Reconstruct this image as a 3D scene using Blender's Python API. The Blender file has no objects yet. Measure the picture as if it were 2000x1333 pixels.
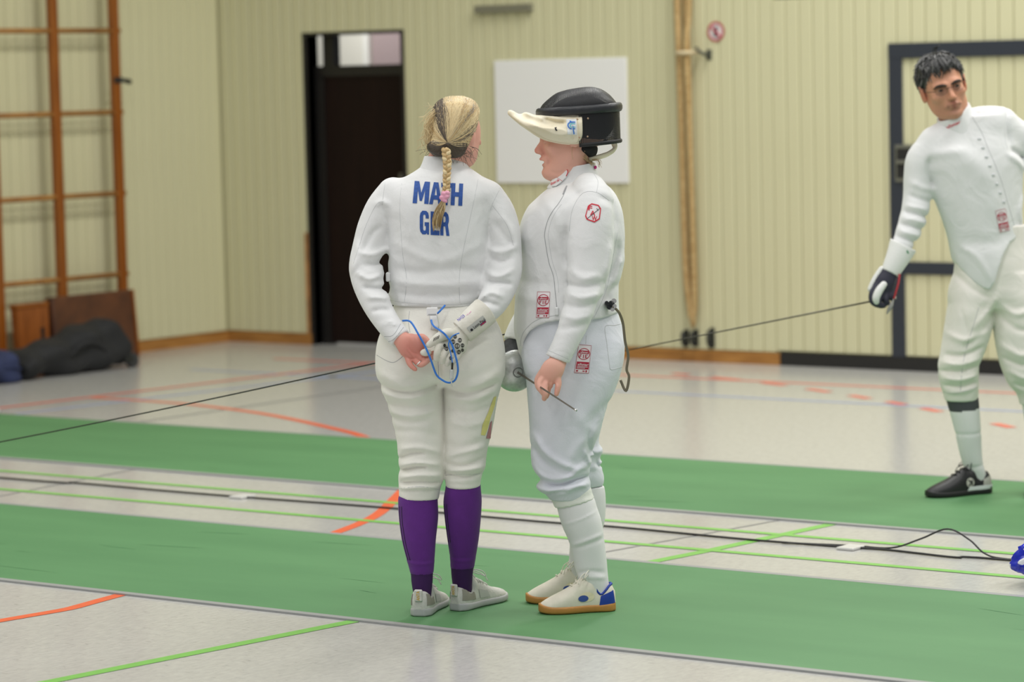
import bpy, bmesh, math, random
import numpy as np
from mathutils import Vector, Matrix
from mathutils.bvhtree import BVHTree

# ------------------------------------------------------------------ camera, world, lights, exposure
scn = bpy.context.scene
COL = scn.collection
FPX, CAM_H, ROLL, YAW = 6000.0, 1.68, 0.0235, math.radians(36.87)
PITCH = math.atan((666.5 - 152) / FPX)
F_ = np.array([-math.sin(YAW), math.cos(YAW), 0.]); R_ = np.array([math.cos(YAW), math.sin(YAW), 0.]); U_ = np.array([0, 0, 1.])
FW = F_ * math.cos(PITCH) - U_ * math.sin(PITCH)
UP = U_ * math.cos(PITCH) + F_ * math.sin(PITCH)
XC = R_ * math.cos(ROLL) - UP * math.sin(ROLL)
YC = R_ * math.sin(ROLL) + UP * math.cos(ROLL)
CAM = np.array([0, 0, CAM_H])
cd = bpy.data.cameras.new('camera'); cam = bpy.data.objects.new('camera', cd); COL.objects.link(cam)
cd.sensor_width = 36.0; cd.sensor_fit = 'HORIZONTAL'; cd.lens = 36.0 * FPX / 2000
cd.clip_end = 200
m = Matrix.Identity(4)
for i in range(3):
    m[i][0] = XC[i]; m[i][1] = YC[i]; m[i][2] = -FW[i]; m[i][3] = CAM[i]
cam.matrix_world = m
cd.dof.use_dof = True; cd.dof.focus_distance = 9.55; cd.dof.aperture_fstop = 2.8
scn.camera = cam

w = bpy.data.worlds.new('hall_light'); scn.world = w; w.use_nodes = True
w.node_tree.nodes['Background'].inputs[0].default_value = (0.97, 0.98, 1.0, 1)
w.node_tree.nodes['Background'].inputs[1].default_value = 0.29

def area(name, loc, sx, sy, power, rot=(0, 0, 0), col=(1, 0.985, 0.95)):
    l = bpy.data.lights.new(name, 'AREA'); l.shape = 'RECTANGLE'; l.size = sx; l.size_y = sy
    l.energy = power; l.color = col
    o = bpy.data.objects.new(name, l); COL.objects.link(o); o.location = loc; o.rotation_euler = rot
    return o
# rows of ceiling luminaires of the sports hall
for ix, X in enumerate((-11.5, -8.0, -4.5, -1.0)):
    for iy, Y in enumerate((1.5, 5.5, 9.5, 13.0)):
        if ix == 0 and iy >= 2: continue
        area('ceiling_luminaire', (X, Y, 6.2), 0.6, 2.6, 170 if iy == 3 else 70)

vs = scn.view_settings
vs.view_transform = 'Standard'; vs.look = 'None'; vs.gamma = 1.0; vs.exposure = 0.0
try: vs.use_curve_mapping = False
except Exception: pass

# ------------------------------------------------------------------ helpers
def ray(u, v): return FW + XC * (u - 1000) / FPX - YC * (v - 666.5) / FPX
def G(u, v, z=0.0):
    d = ray(u, v); return CAM + d * ((z - CAM_H) / d[2])
def onY(u, v, Y):
    d = ray(u, v); return CAM + d * (Y / d[1])
def onX(u, v, X):
    d = ray(u, v); return CAM + d * (X / d[0])

def lin(c):
    return tuple((x / 12.92 if x <= 0.04045 else ((x + 0.055) / 1.055) ** 2.4) for x in (q / 255.0 for q in c)) + (1.0,)

MATS = {}
def mat(name, rgb, rough=0.6, metal=0.0, spec=0.5, noise=0.0, nscale=20.0, bump=0.0, bscale=60.0, stretch=(1, 1, 1), rgb2=None, nlo=0.35, nhi=0.65, sheen=0.0, alpha=None, coat=0.0):
    if name in MATS: return MATS[name]
    m = bpy.data.materials.new(name); m.use_nodes = True; MATS[name] = m
    nt = m.node_tree; b = nt.nodes['Principled BSDF']
    b.inputs['Base Color'].default_value = lin(rgb); b.inputs['Roughness'].default_value = rough
    b.inputs['Metallic'].default_value = metal; b.inputs['Specular IOR Level'].default_value = spec
    if sheen: b.inputs['Sheen Weight'].default_value = sheen
    if coat: b.inputs['Coat Weight'].default_value = coat
    if noise or rgb2 or bump:
        tc = nt.nodes.new('ShaderNodeTexCoord'); mp = nt.nodes.new('ShaderNodeMapping'); mp.inputs['Scale'].default_value = stretch
        nt.links.new(tc.outputs['Object'], mp.inputs['Vector'])
    if noise or rgb2:
        nz = nt.nodes.new('ShaderNodeTexNoise'); nz.inputs['Scale'].default_value = nscale; nz.inputs['Detail'].default_value = 6
        nt.links.new(mp.outputs['Vector'], nz.inputs['Vector'])
        cr = nt.nodes.new('ShaderNodeValToRGB'); cr.color_ramp.elements[0].position = nlo; cr.color_ramp.elements[1].position = nhi
        c = np.array(lin(rgb)[:3])
        if rgb2: c0, c1 = c, np.array(lin(rgb2)[:3])
        else: c0, c1 = c * (1 - noise), np.minimum(c * (1 + noise), 1)
        cr.color_ramp.elements[0].color = tuple(c0) + (1,); cr.color_ramp.elements[1].color = tuple(c1) + (1,)
        nt.links.new(nz.outputs['Fac'], cr.inputs['Fac']); nt.links.new(cr.outputs['Color'], b.inputs['Base Color'])
    if bump:
        n2 = nt.nodes.new('ShaderNodeTexNoise'); n2.inputs['Scale'].default_value = bscale; n2.inputs['Detail'].default_value = 4
        nt.links.new(mp.outputs['Vector'], n2.inputs['Vector'])
        bp = nt.nodes.new('ShaderNodeBump'); bp.inputs['Strength'].default_value = bump; bp.inputs['Distance'].default_value = 0.01
        nt.links.new(n2.outputs['Fac'], bp.inputs['Height']); nt.links.new(bp.outputs['Normal'], b.inputs['Normal'])
    return m

def link(name, me, material=None, parent=None):
    o = bpy.data.objects.new(name, me); COL.objects.link(o)
    if material is not None:
        if isinstance(material, (list, tuple)):
            for q in material: me.materials.append(q)
        elif me is not None and len(me.materials) == 0: me.materials.append(material)
    if parent is not None: o.parent = parent
    return o
def pymesh(name, verts, faces, smooth=False):
    me = bpy.data.meshes.new(name); me.from_pydata([tuple(map(float, q)) for q in verts], [], [tuple(map(int, q)) for q in faces]); me.update()
    if smooth: me.polygons.foreach_set('use_smooth', [True] * len(me.polygons))
    return me
def tag(o, label=None, cat=None, group=None, kind=None):
    if label: o['label'] = label
    if cat: o['category'] = cat
    if group: o['group'] = group
    if kind: o['kind'] = kind
    return o
def empty(name, loc=(0, 0, 0), rz=0.0, parent=None):
    o = bpy.data.objects.new(name, None); COL.objects.link(o); o.location = tuple(map(float, loc)); o.rotation_euler = (0, 0, rz)
    o.empty_display_size = 0.1
    if parent is not None: o.parent = parent
    return o
def box_mesh(name, lo, hi, bev=0.0, seg=1):
    bm = bmesh.new(); bmesh.ops.create_cube(bm, size=1)
    lo = np.array(lo, float); hi = np.array(hi, float)
    for q in bm.verts:
        q.co = Vector(tuple(lo + (np.array(q.co) + 0.5) * (hi - lo)))
    if bev: bmesh.ops.bevel(bm, geom=list(bm.edges), offset=bev, segments=seg, affect='EDGES', profile=0.6)
    me = bpy.data.meshes.new(name); bm.to_mesh(me); bm.free(); return me
def box(name, lo, hi, material, parent=None, bev=0.0, seg=1):
    return link(name, box_mesh(name, lo, hi, bev, seg), material, parent)
def catmull(P, n=6, closed=False):
    P = [np.array(q, float) for q in P]; out = []; N = len(P)
    rng = range(N) if closed else range(N - 1)
    for i in rng:
        g = (lambda j: P[j % N]) if closed else (lambda j: P[max(0, min(N - 1, j))])
        p0, p1, p2, p3 = g(i - 1), g(i), g(i + 1), g(i + 2)
        for k in range(n):
            t = k / n
            out.append(0.5 * (2 * p1 + (p2 - p0) * t + (2 * p0 - 5 * p1 + 4 * p2 - p3) * t * t + (3 * p1 - p0 - 3 * p2 + p3) * t ** 3))
    if not closed: out.append(P[-1])
    return out
def tube_geo(P, rad, sides=8, flat=None, caps=True, off=0):
    """tube along P (list of 3-vectors), rad scalar or list; flat=(a,b,upvector) for an elliptical section"""
    P = [np.array(q, float) for q in P]; N = len(P); V = []; Fc = []
    rad = [rad] * N if np.isscalar(rad) else list(rad)
    up = np.array(flat[2], float) if flat else None; prev = None
    for i in range(N):
        t = P[min(i + 1, N - 1)] - P[max(i - 1, 0)]; t = t / (np.linalg.norm(t) + 1e-12)
        ref = up if up is not None else (prev if prev is not None else (np.array([0, 0, 1.]) if abs(t[2]) < 0.9 else np.array([1., 0, 0])))
        a = ref - t * (ref @ t); a = a / (np.linalg.norm(a) + 1e-12); b = np.cross(t, a); prev = a
        ra, rb = (flat[0], flat[1]) if flat else (1, 1)
        for k in range(sides):
            th = 2 * math.pi * k / sides
            V.append(P[i] + rad[i] * (ra * math.cos(th) * a + rb * math.sin(th) * b))
    for i in range(N - 1):
        for k in range(sides):
            k2 = (k + 1) % sides
            Fc.append((off + i * sides + k, off + i * sides + k2, off + (i + 1) * sides + k2, off + (i + 1) * sides + k))
    if caps:
        Fc.append(tuple(off + k for k in reversed(range(sides)))); Fc.append(tuple(off + (N - 1) * sides + k for k in range(sides)))
    return V, Fc
def tube(name, P, rad, material, parent=None, sides=8, flat=None):
    V, Fc = tube_geo(P, rad, sides, flat)
    return link(name, pymesh(name, V, Fc, True), material, parent)
def multi_tube(name, items, material, parent=None, sides=6):
    V = []; Fc = []
    for P, r in items:
        a, b = tube_geo(P, r, sides, off=len(V)); V += a; Fc += b
    return link(name, pymesh(name, V, Fc, True), material, parent)
def lathe_geo(profile, n=32):
    V = []; Fc = []
    for r, z in profile:
        for k in range(n):
            a = 2 * math.pi * k / n; V.append((r * math.cos(a), r * math.sin(a), z))
    for i in range(len(profile) - 1):
        for k in range(n):
            k2 = (k + 1) % n; Fc.append((i * n + k, i * n + k2, (i + 1) * n + k2, (i + 1) * n + k))
    return V, Fc
def axis_matrix(origin, zdir, xref=(1, 0, 0)):
    z = Vector(tuple(map(float, zdir))).normalized(); x = Vector(xref); x = (x - z * x.dot(z)).normalized(); y = z.cross(x)
    M = Matrix.Identity(4)
    for i in range(3):
        M[i][0] = x[i]; M[i][1] = y[i]; M[i][2] = z[i]; M[i][3] = float(origin[i])
    return M
# ------------------------------------------------------------------ setting: floor, walls, doors
YB, XL = 14.97, -13.55          # back wall plane, left wall plane
PANEL = 3.2                     # height of the boarding

def floor_material():
    m = bpy.data.materials.new('vinyl_floor'); m.use_nodes = True; nt = m.node_tree; b = nt.nodes['Principled BSDF']
    tc = nt.nodes.new('ShaderNodeTexCoord')
    def noise(scale, st, det=6, rough=0.6):
        mp = nt.nodes.new('ShaderNodeMapping'); mp.inputs['Scale'].default_value = st; mp.inputs['Rotation'].default_value = (0, 0, 0.12)
        n = nt.nodes.new('ShaderNodeTexNoise'); n.inputs['Scale'].default_value = scale; n.inputs['Detail'].default_value = det; n.inputs['Roughness'].default_value = rough
        nt.links.new(tc.outputs['Object'], mp.inputs['Vector']); nt.links.new(mp.outputs['Vector'], n.inputs['Vector']); return n
    def ramp(src, stops):
        r = nt.nodes.new('ShaderNodeValToRGB'); e = r.color_ramp.elements
        e[0].position, e[0].color = stops[0][0], lin(stops[0][1]); e[1].position, e[1].color = stops[-1][0], lin(stops[-1][1])
        for p, c in stops[1:-1]:
            q = e.new(p); q.color = lin(c)
        nt.links.new(src.outputs['Fac'], r.inputs['Fac']); return r
    a = ramp(noise(22, (3.0, 1.0, 1)), [(0.3, (178, 178, 175)), (0.7, (195, 194, 190))])
    s = ramp(noise(55, (0.35, 1.6, 1), 3, 0.7), [(0.60, (255, 255, 255)), (0.72, (196, 196, 196))])
    mx = nt.nodes.new('ShaderNodeMix'); mx.data_type = 'RGBA'; mx.blend_type = 'MULTIPLY'; mx.inputs['Factor'].default_value = 0.8
    nt.links.new(a.outputs['Color'], mx.inputs['A']); nt.links.new(s.outputs['Color'], mx.inputs['B'])
    nt.links.new(mx.outputs['Result'], b.inputs['Base Color'])
    b.inputs['Roughness'].default_value = 0.2; b.inputs['Specular IOR Level'].default_value = 0.55
    bn = noise(9, (1, 1, 1), 3); bp = nt.nodes.new('ShaderNodeBump'); bp.inputs['Strength'].default_value = 0.06; bp.inputs['Distance'].default_value = 0.01
    nt.links.new(bn.outputs['Fac'], bp.inputs['Height']); nt.links.new(bp.outputs['Normal'], b.inputs['Normal'])
    return m
floor = box('floor', (XL - 0.2, -6, -0.1), (4, YB + 0.2, 0.0), floor_material())
tag(floor, 'pale grey speckled vinyl sports hall floor with court lines', 'floor', kind='structure')

def strip_line(P, width, rgb, z=0.0012, name='court_line', dash=None):
    P = [np.array(q, float) for q in P]; V = []; Fc = []
    for i, q in enumerate(P):
        t = P[min(i + 1, len(P) - 1)] - P[max(i - 1, 0)]; t /= np.linalg.norm(t); nrm = np.array([-t[1], t[0]])
        V.append((*(q + nrm * width / 2), z)); V.append((*(q - nrm * width / 2), z))
    for i in range(len(P) - 1):
        if dash and (i // dash) % 2: continue
        Fc.append((2 * i, 2 * i + 1, 2 * i + 3, 2 * i + 2))
    key = 'line_%d_%d_%d' % rgb
    o = link(name, pymesh(name, V, Fc), mat(key, rgb, 0.35, noise=0.05, nscale=30), floor)
    return o
ORANGE, GREEN, RED, BLUE, GREY = (226, 100, 62), (122, 188, 88), (222, 110, 94), (150, 164, 200), (140, 140, 140)
strip_line(catmull([(-7.4, 5.0), (-7.1, 6.72), (-7.1, 7.24), (-7.38, 8.74), (-7.75, 9.52), (-8.36, 10.4), (-9.19, 11.1), (-9.67, 11.38), (-10.34, 11.69), (-10.93, 11.86), (-11.33, 11.91), (-11.85, 11.92)], 8), 0.05, ORANGE)
strip_line([(-12.0, 10.0), (-11.58, 14.6)], 0.05, RED, 0.0016)
strip_line([(-11.72, 10.0), (-11.2, 14.3)], 0.05, BLUE, 0.0008)
strip_line([(-12.4, 13.36), (-2.0, 13.42)], 0.05, BLUE, 0.0008)
strip_line([(-12.4, 14.10), (-2.0, 14.16)], 0.05, RED, 0.0010)
strip_line(catmull([(-9.6, 14.30), (-8.86, 14.07), (-8.09, 13.69), (-7.46, 13.32), (-6.83, 12.88), (-6.2, 12.4), (-5.4, 11.7)], 8), 0.055, RED, 0.0014, dash=2)
strip_line([(-6.42, 4.5), (-6.12, 7.1), (-5.90, 9.0), (-5.84, 9.8), (-5.7, 12.2)], 0.05, GREEN)
strip_line([(-13.2, 9.42), (-1.0, 9.44)], 0.042, GREEN, 0.0018)
strip_line([(-13.2, 8.97), (-1.0, 9.02)], 0.042, GREEN, 0.0018)
strip_line([(-10.75, 8.0), (-10.66, 14.7)], 0.035, GREY, 0.0009)
strip_line([(-9.20, 8.0), (-9.45, 10.2)], 0.02, GREY, 0.0009)
strip_line([(-6.32, 8.0), (-6.02, 10.1)], 0.018, GREY, 0.0009)

wall_mat = mat('wall_paint', (203, 199, 161), 0.55, rgb2=(211, 208, 172), nscale=1.2, stretch=(6, 6, 0.5), nlo=0.3, nhi=0.7, bump=0.04, bscale=40)
groove_mat = mat('groove_paint', (172, 168, 128), 0.7)
PITCHB = 0.09
def board_mesh(name, w, z0, z1, t=0.014, ch=0.007):
    prof = [(-w / 2, 0), (-w / 2, t - ch), (-w / 2 + ch, t), (w / 2 - ch, t), (w / 2, t - ch), (w / 2, 0)]
    V = [(x, -y, z0) for x, y in prof] + [(x, -y, z1) for x, y in prof]; n = len(prof)
    Fc = [(i, i + 1, n + i + 1, n + i) for i in range(n - 1)] + [tuple(range(n - 1, -1, -1)), tuple(range(n, 2 * n))]
    return pymesh(name, V, Fc)
DX0, DX1, DZ = -12.80, -12.03, 1.975     # doorway
GX0, GX1, GZ = -9.285, -5.9, 2.10        # equipment gate

wall_back = link('wall_back', None) if False else None
bm = bmesh.new()
def wbox(bm, lo, hi):
    r = bmesh.ops.create_cube(bm, size=1); lo = np.array(lo); hi = np.array(hi)
    for q in r['verts']: q.co = Vector(tuple(lo + (np.array(q.co) + 0.5) * (hi - lo)))
wbox(bm, (XL - 0.15, YB, 0), (DX0, YB + 0.09, 5.2))
wbox(bm, (DX1, YB, 0), (4.0, YB + 0.09, 5.2))
wbox(bm, (DX0, YB, DZ), (DX1, YB + 0.09, 5.2))
me = bpy.data.meshes.new('wall_back'); bm.to_mesh(me); bm.free()
wall_back = tag(link('wall_back', me, groove_mat), 'back wall clad in pale yellow green vertical boards', 'wall', kind='structure')
wall_left = tag(box('wall_left', (XL - 0.15, 2, 0), (XL, YB, 5.2), groove_mat), 'left wall clad in pale yellow green vertical boards', 'wall', kind='structure')

gate = empty('door_2', ((GX0 + GX1) / 2, YB, 0)); tag(gate, 'wide boarded equipment room gate with dark navy wicket frame', 'gate', kind='structure')
meshes = {}
def put_board(x, z0, z1, parent, w=PITCHB - 0.003, t=0.014):
    key = (round(z0, 3), round(z1, 3), round(w, 4), t)
    if key not in meshes: meshes[key] = board_mesh('board', w, z0, z1, t)
    o = link('board', meshes[key], wall_mat, parent)
    px_, py_ = (0, 0) if parent is not gate else (gate.location.x, gate.location.y)
    o.location = (x - px_, YB - py_, 0); return o
x = XL + PITCHB / 2
BP = []
while x < -3.0:
    if DX0 - 0.02 < x < DX1 + 0.02: put_board(x, DZ + 0.005, PANEL, wall_back)
    elif GX0 < x < GX1:
        put_board(x, 0.085, GZ - 0.012, gate, t=0.018); put_board(x, GZ + 0.012, PANEL, wall_back)
    else: put_board(x, 0.075, PANEL, wall_back)
    x += PITCHB
y = YB - 0.03
while y > 7.5:
    key = 'L'
    if key not in meshes: meshes[key] = board_mesh('board', PITCHB - 0.003, 0.075, PANEL)
    o = link('board', meshes[key], wall_mat, wall_left); o.location = (XL, y - PITCHB / 2, 0); o.rotation_euler = (0, 0, math.pi / 2); y -= PITCHB
wood = mat('skirting_wood', (178, 126, 62), 0.5, rgb2=(150, 100, 44), nscale=3, stretch=(2, 2, 20))
tag(box('baseboard_back', (XL + 0.02, YB - 0.022, 0), (DX0 - 0.02, YB - 0.001, 0.07), wood), 'orange wooden skirting left of the doorway', 'skirting', kind='structure')
tag(box('baseboard_right', (DX1 + 0.02, YB - 0.022, 0), (GX0 - 0.01, YB - 0.001, 0.07), wood), 'orange wooden skirting between doorway and gate', 'skirting', kind='structure')
tag(box('baseboard_left', (XL + 0.001, 9.0, 0), (XL + 0.022, YB - 0.001, 0.07), wood), 'orange wooden skirting along the left wall', 'skirting', kind='structure')

# equipment gate
navy = mat('navy_steel', (43, 48, 58), 0.5)
blacksill = mat('black_rubber', (27, 26, 25), 0.6)
gx, gy = gate.location.x, gate.location.y
def gbox(name, x0, x1, z0, z1, y0, y1, mt, parent=gate, bev=0.0):
    return box(name, (x0 - gx, y0 - gy, z0), (x1 - gx, y1 - gy, z1), mt, parent, bev)
gbox('sill', GX0, GX1, 0.002, 0.075, YB - 0.03, YB - 0.001, blacksill)
gbox('top_gap', GX0, GX1, GZ - 0.012, GZ + 0.012, YB - 0.004, YB - 0.001, blacksill)
gbox('side_gap', GX0 - 0.006, GX0 + 0.004, 0.075, GZ, YB - 0.0165, YB - 0.001, mat('gap_dark', (120, 116, 86), 0.8))
FX0, FX1 = -8.555, -7.35
gbox('frame_post', FX0, FX0 + 0.085, 0.075, 1.82, YB - 0.034, YB - 0.018, navy, bev=0.003)
gbox('frame_post', FX1, FX1 + 0.085, 0.075, 1.82, YB - 0.034, YB - 0.018, navy, bev=0.003)
gbox('frame_rail', FX0, FX1 + 0.085, 1.735, 1.82, YB - 0.036, YB - 0.019, navy, bev=0.003)
gbox('frame_rail', FX0 + 0.085, FX1, 0.54, 0.61, YB - 0.033, YB - 0.0185, navy, bev=0.003)
steel = mat('brushed_steel', (150, 150, 145), 0.35, metal=0.9)
lk = gbox('lock_plate', -8.515, -8.40, 1.055, 1.26, YB - 0.045, YB - 0.033, steel, bev=0.004)
gbox('lock_recess', -8.50, -8.415, 1.075, 1.24, YB - 0.048, YB - 0.0452, blacksill, lk)
gbox('lock_handle', -8.495, -8.42, 1.155, 1.175, YB - 0.062, YB - 0.048, steel, lk, 0.004)

# doorway with transom
dark = mat('dark_frame', (22, 20, 19), 0.5)
dleaf = mat('dark_brown_door', (30, 17, 13), 0.6, spec=0.15, rgb2=(25, 14, 11), nscale=2, stretch=(8, 8, 1))
door = empty('door_1', ((DX0 + DX1) / 2, YB, 0)); tag(door, 'dark doorway with brown door leaf and glazed transom', 'door', kind='structure')
dx, dy = door.location.x, door.location.y
def dbox(name, x0, x1, z0, z1, y0, y1, mt, parent=door, bev=0.0):
    return box(name, (x0 - dx, y0 - dy, z0), (x1 - dx, y1 - dy, z1), mt, parent, bev)
DD = 0.10
dbox('jamb', DX0 - 0.03, DX0, 0, DZ, YB - 0.016, YB + DD, dark)
dbox('jamb', DX1, DX1 + 0.03, 0, DZ, YB - 0.016, YB + DD, dark)
dbox('head', DX0 - 0.03, DX1 + 0.03, DZ, DZ + 0.02, YB - 0.018, YB + DD, dark)
dbox('transom_bar', DX0, DX1, 1.715, 1.782, YB + 0.06, YB + 0.13, dark)
dbox('mullion', -12.726, -12.64, 1.782, DZ, YB + 0.06, YB + 0.13, dark)
glass = bpy.data.materials.new('transom_glass'); glass.use_nodes = True
gn = glass.node_tree; gb = gn.nodes['Principled BSDF']; gb.inputs['Transmission Weight'].default_value = 1.0; gb.inputs['Roughness'].default_value = 0.03; gb.inputs['IOR'].default_value = 1.1
dbox('pane', DX0, -12.726, 1.782, DZ, YB + 0.09, YB + 0.096, glass)
dbox('pane', -12.64, DX1, 1.782, DZ, YB + 0.09, YB + 0.096, glass)
lf = dbox('door_leaf', DX0 + 0.03, DX1 - 0.005, 0.012, 1.73, YB + 0.075, YB + 0.12, dleaf, bev=0.003)
dbox('frame_side', DX0, DX0 + 0.07, 0.0, 1.72, YB + 0.06, YB + 0.13, dark)
dbox('handle', DX1 - 0.09, DX1 - 0.065, 0.95, 1.10, YB + 0.045, YB + 0.075, steel, lf, 0.006)
tag(box('trim_1', (DX0 - 0.055, YB - 0.020, 0.0), (DX0 - 0.031, YB - 0.0005, 0.72), mat('chipped_wood', (170, 120, 70), 0.7, noise=0.25, nscale=12)), 'chipped bare wood edge beside the doorway', 'trim', kind='structure')
# corridor behind the transom
cwall = mat('corridor_wall', (232, 230, 220), 0.8)
tag(box('wall_corridor', (-15.6, YB + 1.9, 0), (-13.83, YB + 2.0, 3.0), cwall), 'pale corridor wall seen through the transom', 'wall', kind='structure')
tag(box('wall_corridor_side', (-13.83, YB + 1.88, 0), (-12.2, YB + 2.0, 3.0), mat('corridor_mauve', (176, 158, 160), 0.8)), 'mauve corridor wall seen through the transom', 'wall', kind='structure')
tag(box('trim_2', (-13.86, YB + 1.84, 0), (-13.81, YB + 1.879, 3.0), mat('corridor_white', (245, 245, 240), 0.6)), 'white corridor pillar behind the transom', 'trim', kind='structure')
area('corridor_lamp', (-13.7, YB + 1.1, 2.75), 0.5, 0.8, 24)

# things on the back wall
p0 = onY(973, 120, YB); p1 = onY(1236, 357, YB)
tag(box('whiteboard_panel', (-11.293, YB - 0.030, 1.043), (-10.320, YB - 0.0145, 1.785), mat('white_panel', (238, 238, 237), 0.45), bev=0.003), 'plain white square panel fixed to the boarded wall', 'panel')
tag(box('trim_3', (-11.42, YB - 0.05, 2.075), (-11.0, YB - 0.001, 2.12), mat('grey_trim', (120, 118, 100), 0.6)), 'dark ledge at the top edge above the white panel', 'trim', kind='structure')
sg = empty('round_sign', (-9.695, YB - 0.0145, 1.917)); tag(sg, 'small round red and white prohibition sign on the wall', 'sign')
def disc(name, r0, r1, y, mt, parent, n=28):
    V = []; Fc = []
    for r in (r0, r1):
        for k in range(n):
            a = 2 * math.pi * k / n; V += [(r * math.cos(a), y, r * math.sin(a))]
    V2 = [(a, 0, c) for a, b, c in V[n:]]
    V = V + V2
    Fc = [(k, (k + 1) % n, n + (k + 1) % n, n + k) for k in range(n)] if r0 > 0 else [tuple(n + k for k in range(n))]
    Fc += [(n + k, n + (k + 1) % n, 2 * n + (k + 1) % n, 2 * n + k) for k in range(n)]
    return link(name, pymesh(name, V, Fc), mt, parent)
disc('plate', 0.0, 0.058, -0.003, mat('sign_white', (225, 215, 215), 0.5), sg)
disc('red_ring', 0.044, 0.058, -0.004, mat('sign_red', (178, 70, 80), 0.5), sg)
V, Fc = tube_geo([(-0.036, -0.0045, 0.036), (0.036, -0.0045, -0.036)], 0.006, 6); link('red_bar', pymesh('red_bar', V, Fc), mat('sign_red', (178, 70, 80)), sg)
link('pictogram', pymesh('pictogram', [(-.012, -.005, -.03), (.012, -.005, -.03), (.016, -.005, .008), (.008, -.005, .03), (-.008, -.005, .03), (-.016, -.005, .008)], [(0, 1, 2, 3, 4, 5)]), mat('sign_dark', (70, 60, 80)), sg)

rope_mat = mat('hemp_rope', (193, 166, 116), 0.8, rgb2=(166, 134, 84), nscale=30, stretch=(1, 1, 3), bump=0.3, bscale=150)
rp = empty('climbing_rope', (-9.87, YB, 0)); tag(rp, 'bundle of beige climbing ropes hanging down the back wall', 'rope')
def rope(pts, r):
    P = catmull([(a, b, c) for a, b, c in pts], 6); tube('strand', P, r, rope_mat, rp, 8)
rope([(-0.075, -0.05, 3.1), (-0.06, -0.06, 2.1), (-0.035, -0.09, 1.85), (-0.03, -0.085, 1.4), (-0.03, -0.07, 0.6), (-0.012, -0.06, 0.34), (0.0, -0.06, 0.26)], 0.021)
rope([(0.02, -0.05, 3.1), (0.02, -0.06, 2.1), (0.025, -0.10, 1.85), (0.03, -0.095, 1.4), (0.028, -0.07, 0.6), (0.02, -0.06, 0.34), (0.008, -0.06, 0.25)], 0.018)
rope([(-0.02, -0.05, 3.1), (-0.015, -0.04, 2.1), (0.0, -0.05, 1.85), (0.0, -0.045, 1.3), (0.0, -0.04, 0.6), (0.004, -0.045, 0.36)], 0.019)
tube('binding', catmull([(-0.055, -0.05, 1.80), (-0.02, -0.125, 1.80), (0.045, -0.12, 1.80), (0.06, -0.03, 1.80)], 5), 0.012, mat('rope_pale', (205, 190, 155), 0.8), rp)
tube('knot', [(0.002, -0.055, 0.29), (0.006, -0.055, 0.24), (0.006, -0.055, 0.20)], [0.014, 0.022, 0.008], rope_mat, rp)
hk = empty('rope_hook', (-9.775, YB - 0.014, 1.80)); tag(hk, 'small dark metal wall hook holding the climbing ropes', 'hook')
tube('hook_arm', catmull([(0.03, -0.0, -0.015), (0.022, -0.035, -0.012), (0.0, -0.06, 0.006), (-0.012, -0.075, 0.03)], 5), 0.010, mat('hook_metal', (70, 72, 62), 0.5), hk)
box('hook_plate', (0.012, -0.006, -0.045), (0.048, 0.0, 0.015), mat('hook_metal', (70, 72, 62), 0.5), hk, 0.002)
dkg = mat('black_plastic', (30, 32, 30), 0.5)
for i, (u, lab) in enumerate(((1341, 'left black plug bracket low on the wall under the ropes'), (1359, 'middle black plug bracket low on the wall under the ropes'), (1391, 'right black plug bracket, apart from the other two, low on the wall'))):
    q = onY(u, 660, YB - 0.02); e_ = empty('wall_bracket', (q[0], YB - 0.0145, q[2])); tag(e_, lab, 'bracket', 'black brackets low on the back wall')
    hh = (0.048, 0.048, 0.058)[i]
    box('bracket_plate', (-0.016, -0.006, -hh), (0.016, 0.0, hh), dkg, e_, 0.002)
    tube('bracket_hook', catmull([(-0.004, -0.005, hh * 0.7), (-0.002, -0.045, hh * 0.5), (0.004, -0.05, -hh * 0.6), (0.006, -0.02, -hh * 0.9)], 4), 0.011, dkg, e_)

# ------------------------------------------------------------------ climbing frame on the left wall
wbm = mat('climbing_wood', (148, 84, 22), 0.35, rgb2=(126, 66, 14), nscale=4, stretch=(14, 14, 1))
rungm = mat('rung_wood', (176, 128, 66), 0.45, rgb2=(140, 92, 44), nscale=5, stretch=(12, 2, 12))
frame_mount = XL + 0.016
wb = empty('wall_bars', (XL, 13.2, 0)); tag(wb, 'tall varnished wooden climbing bars with round rungs on the left wall', 'wall bars')
posts = [12.26, 12.79, 13.313, 13.84]
for yy in posts:
    box('post', (0.125, yy - 13.2 - 0.031, 0.0), (0.165, yy - 13.2 + 0.031, 3.4), wbm, wb, 0.006, 2)
    for zz in (0.35, 2.9):
        box('wall_fixing', (0.014, yy - 13.2 - 0.02, zz), (0.128, yy - 13.2 + 0.02, zz + 0.05), mat('hook_metal', (70, 72, 62)), wb, 0.003)
for k in range(6):
    zz = 0.517 + 0.5035 * k
    tube('rung', [(0.145, posts[0] - 13.2 - 0.06, zz), (0.145, posts[-1] - 13.2 + 0.05, zz)], 0.017, rungm, wb, 10)
V, Fc = tube_geo([(0.175, 0.63, 1.72), (0.18, 0.68, 1.72), (0.17, 0.74, 1.71)], [0.012, 0.014, 0.018], 8)
link('bolt_handle', pymesh('bolt_handle', V, Fc, True), dkg, wb); box('bolt_plate', (0.163, 0.605, 1.705), (0.175, 0.675, 1.74), dkg, wb, 0.003)

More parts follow.
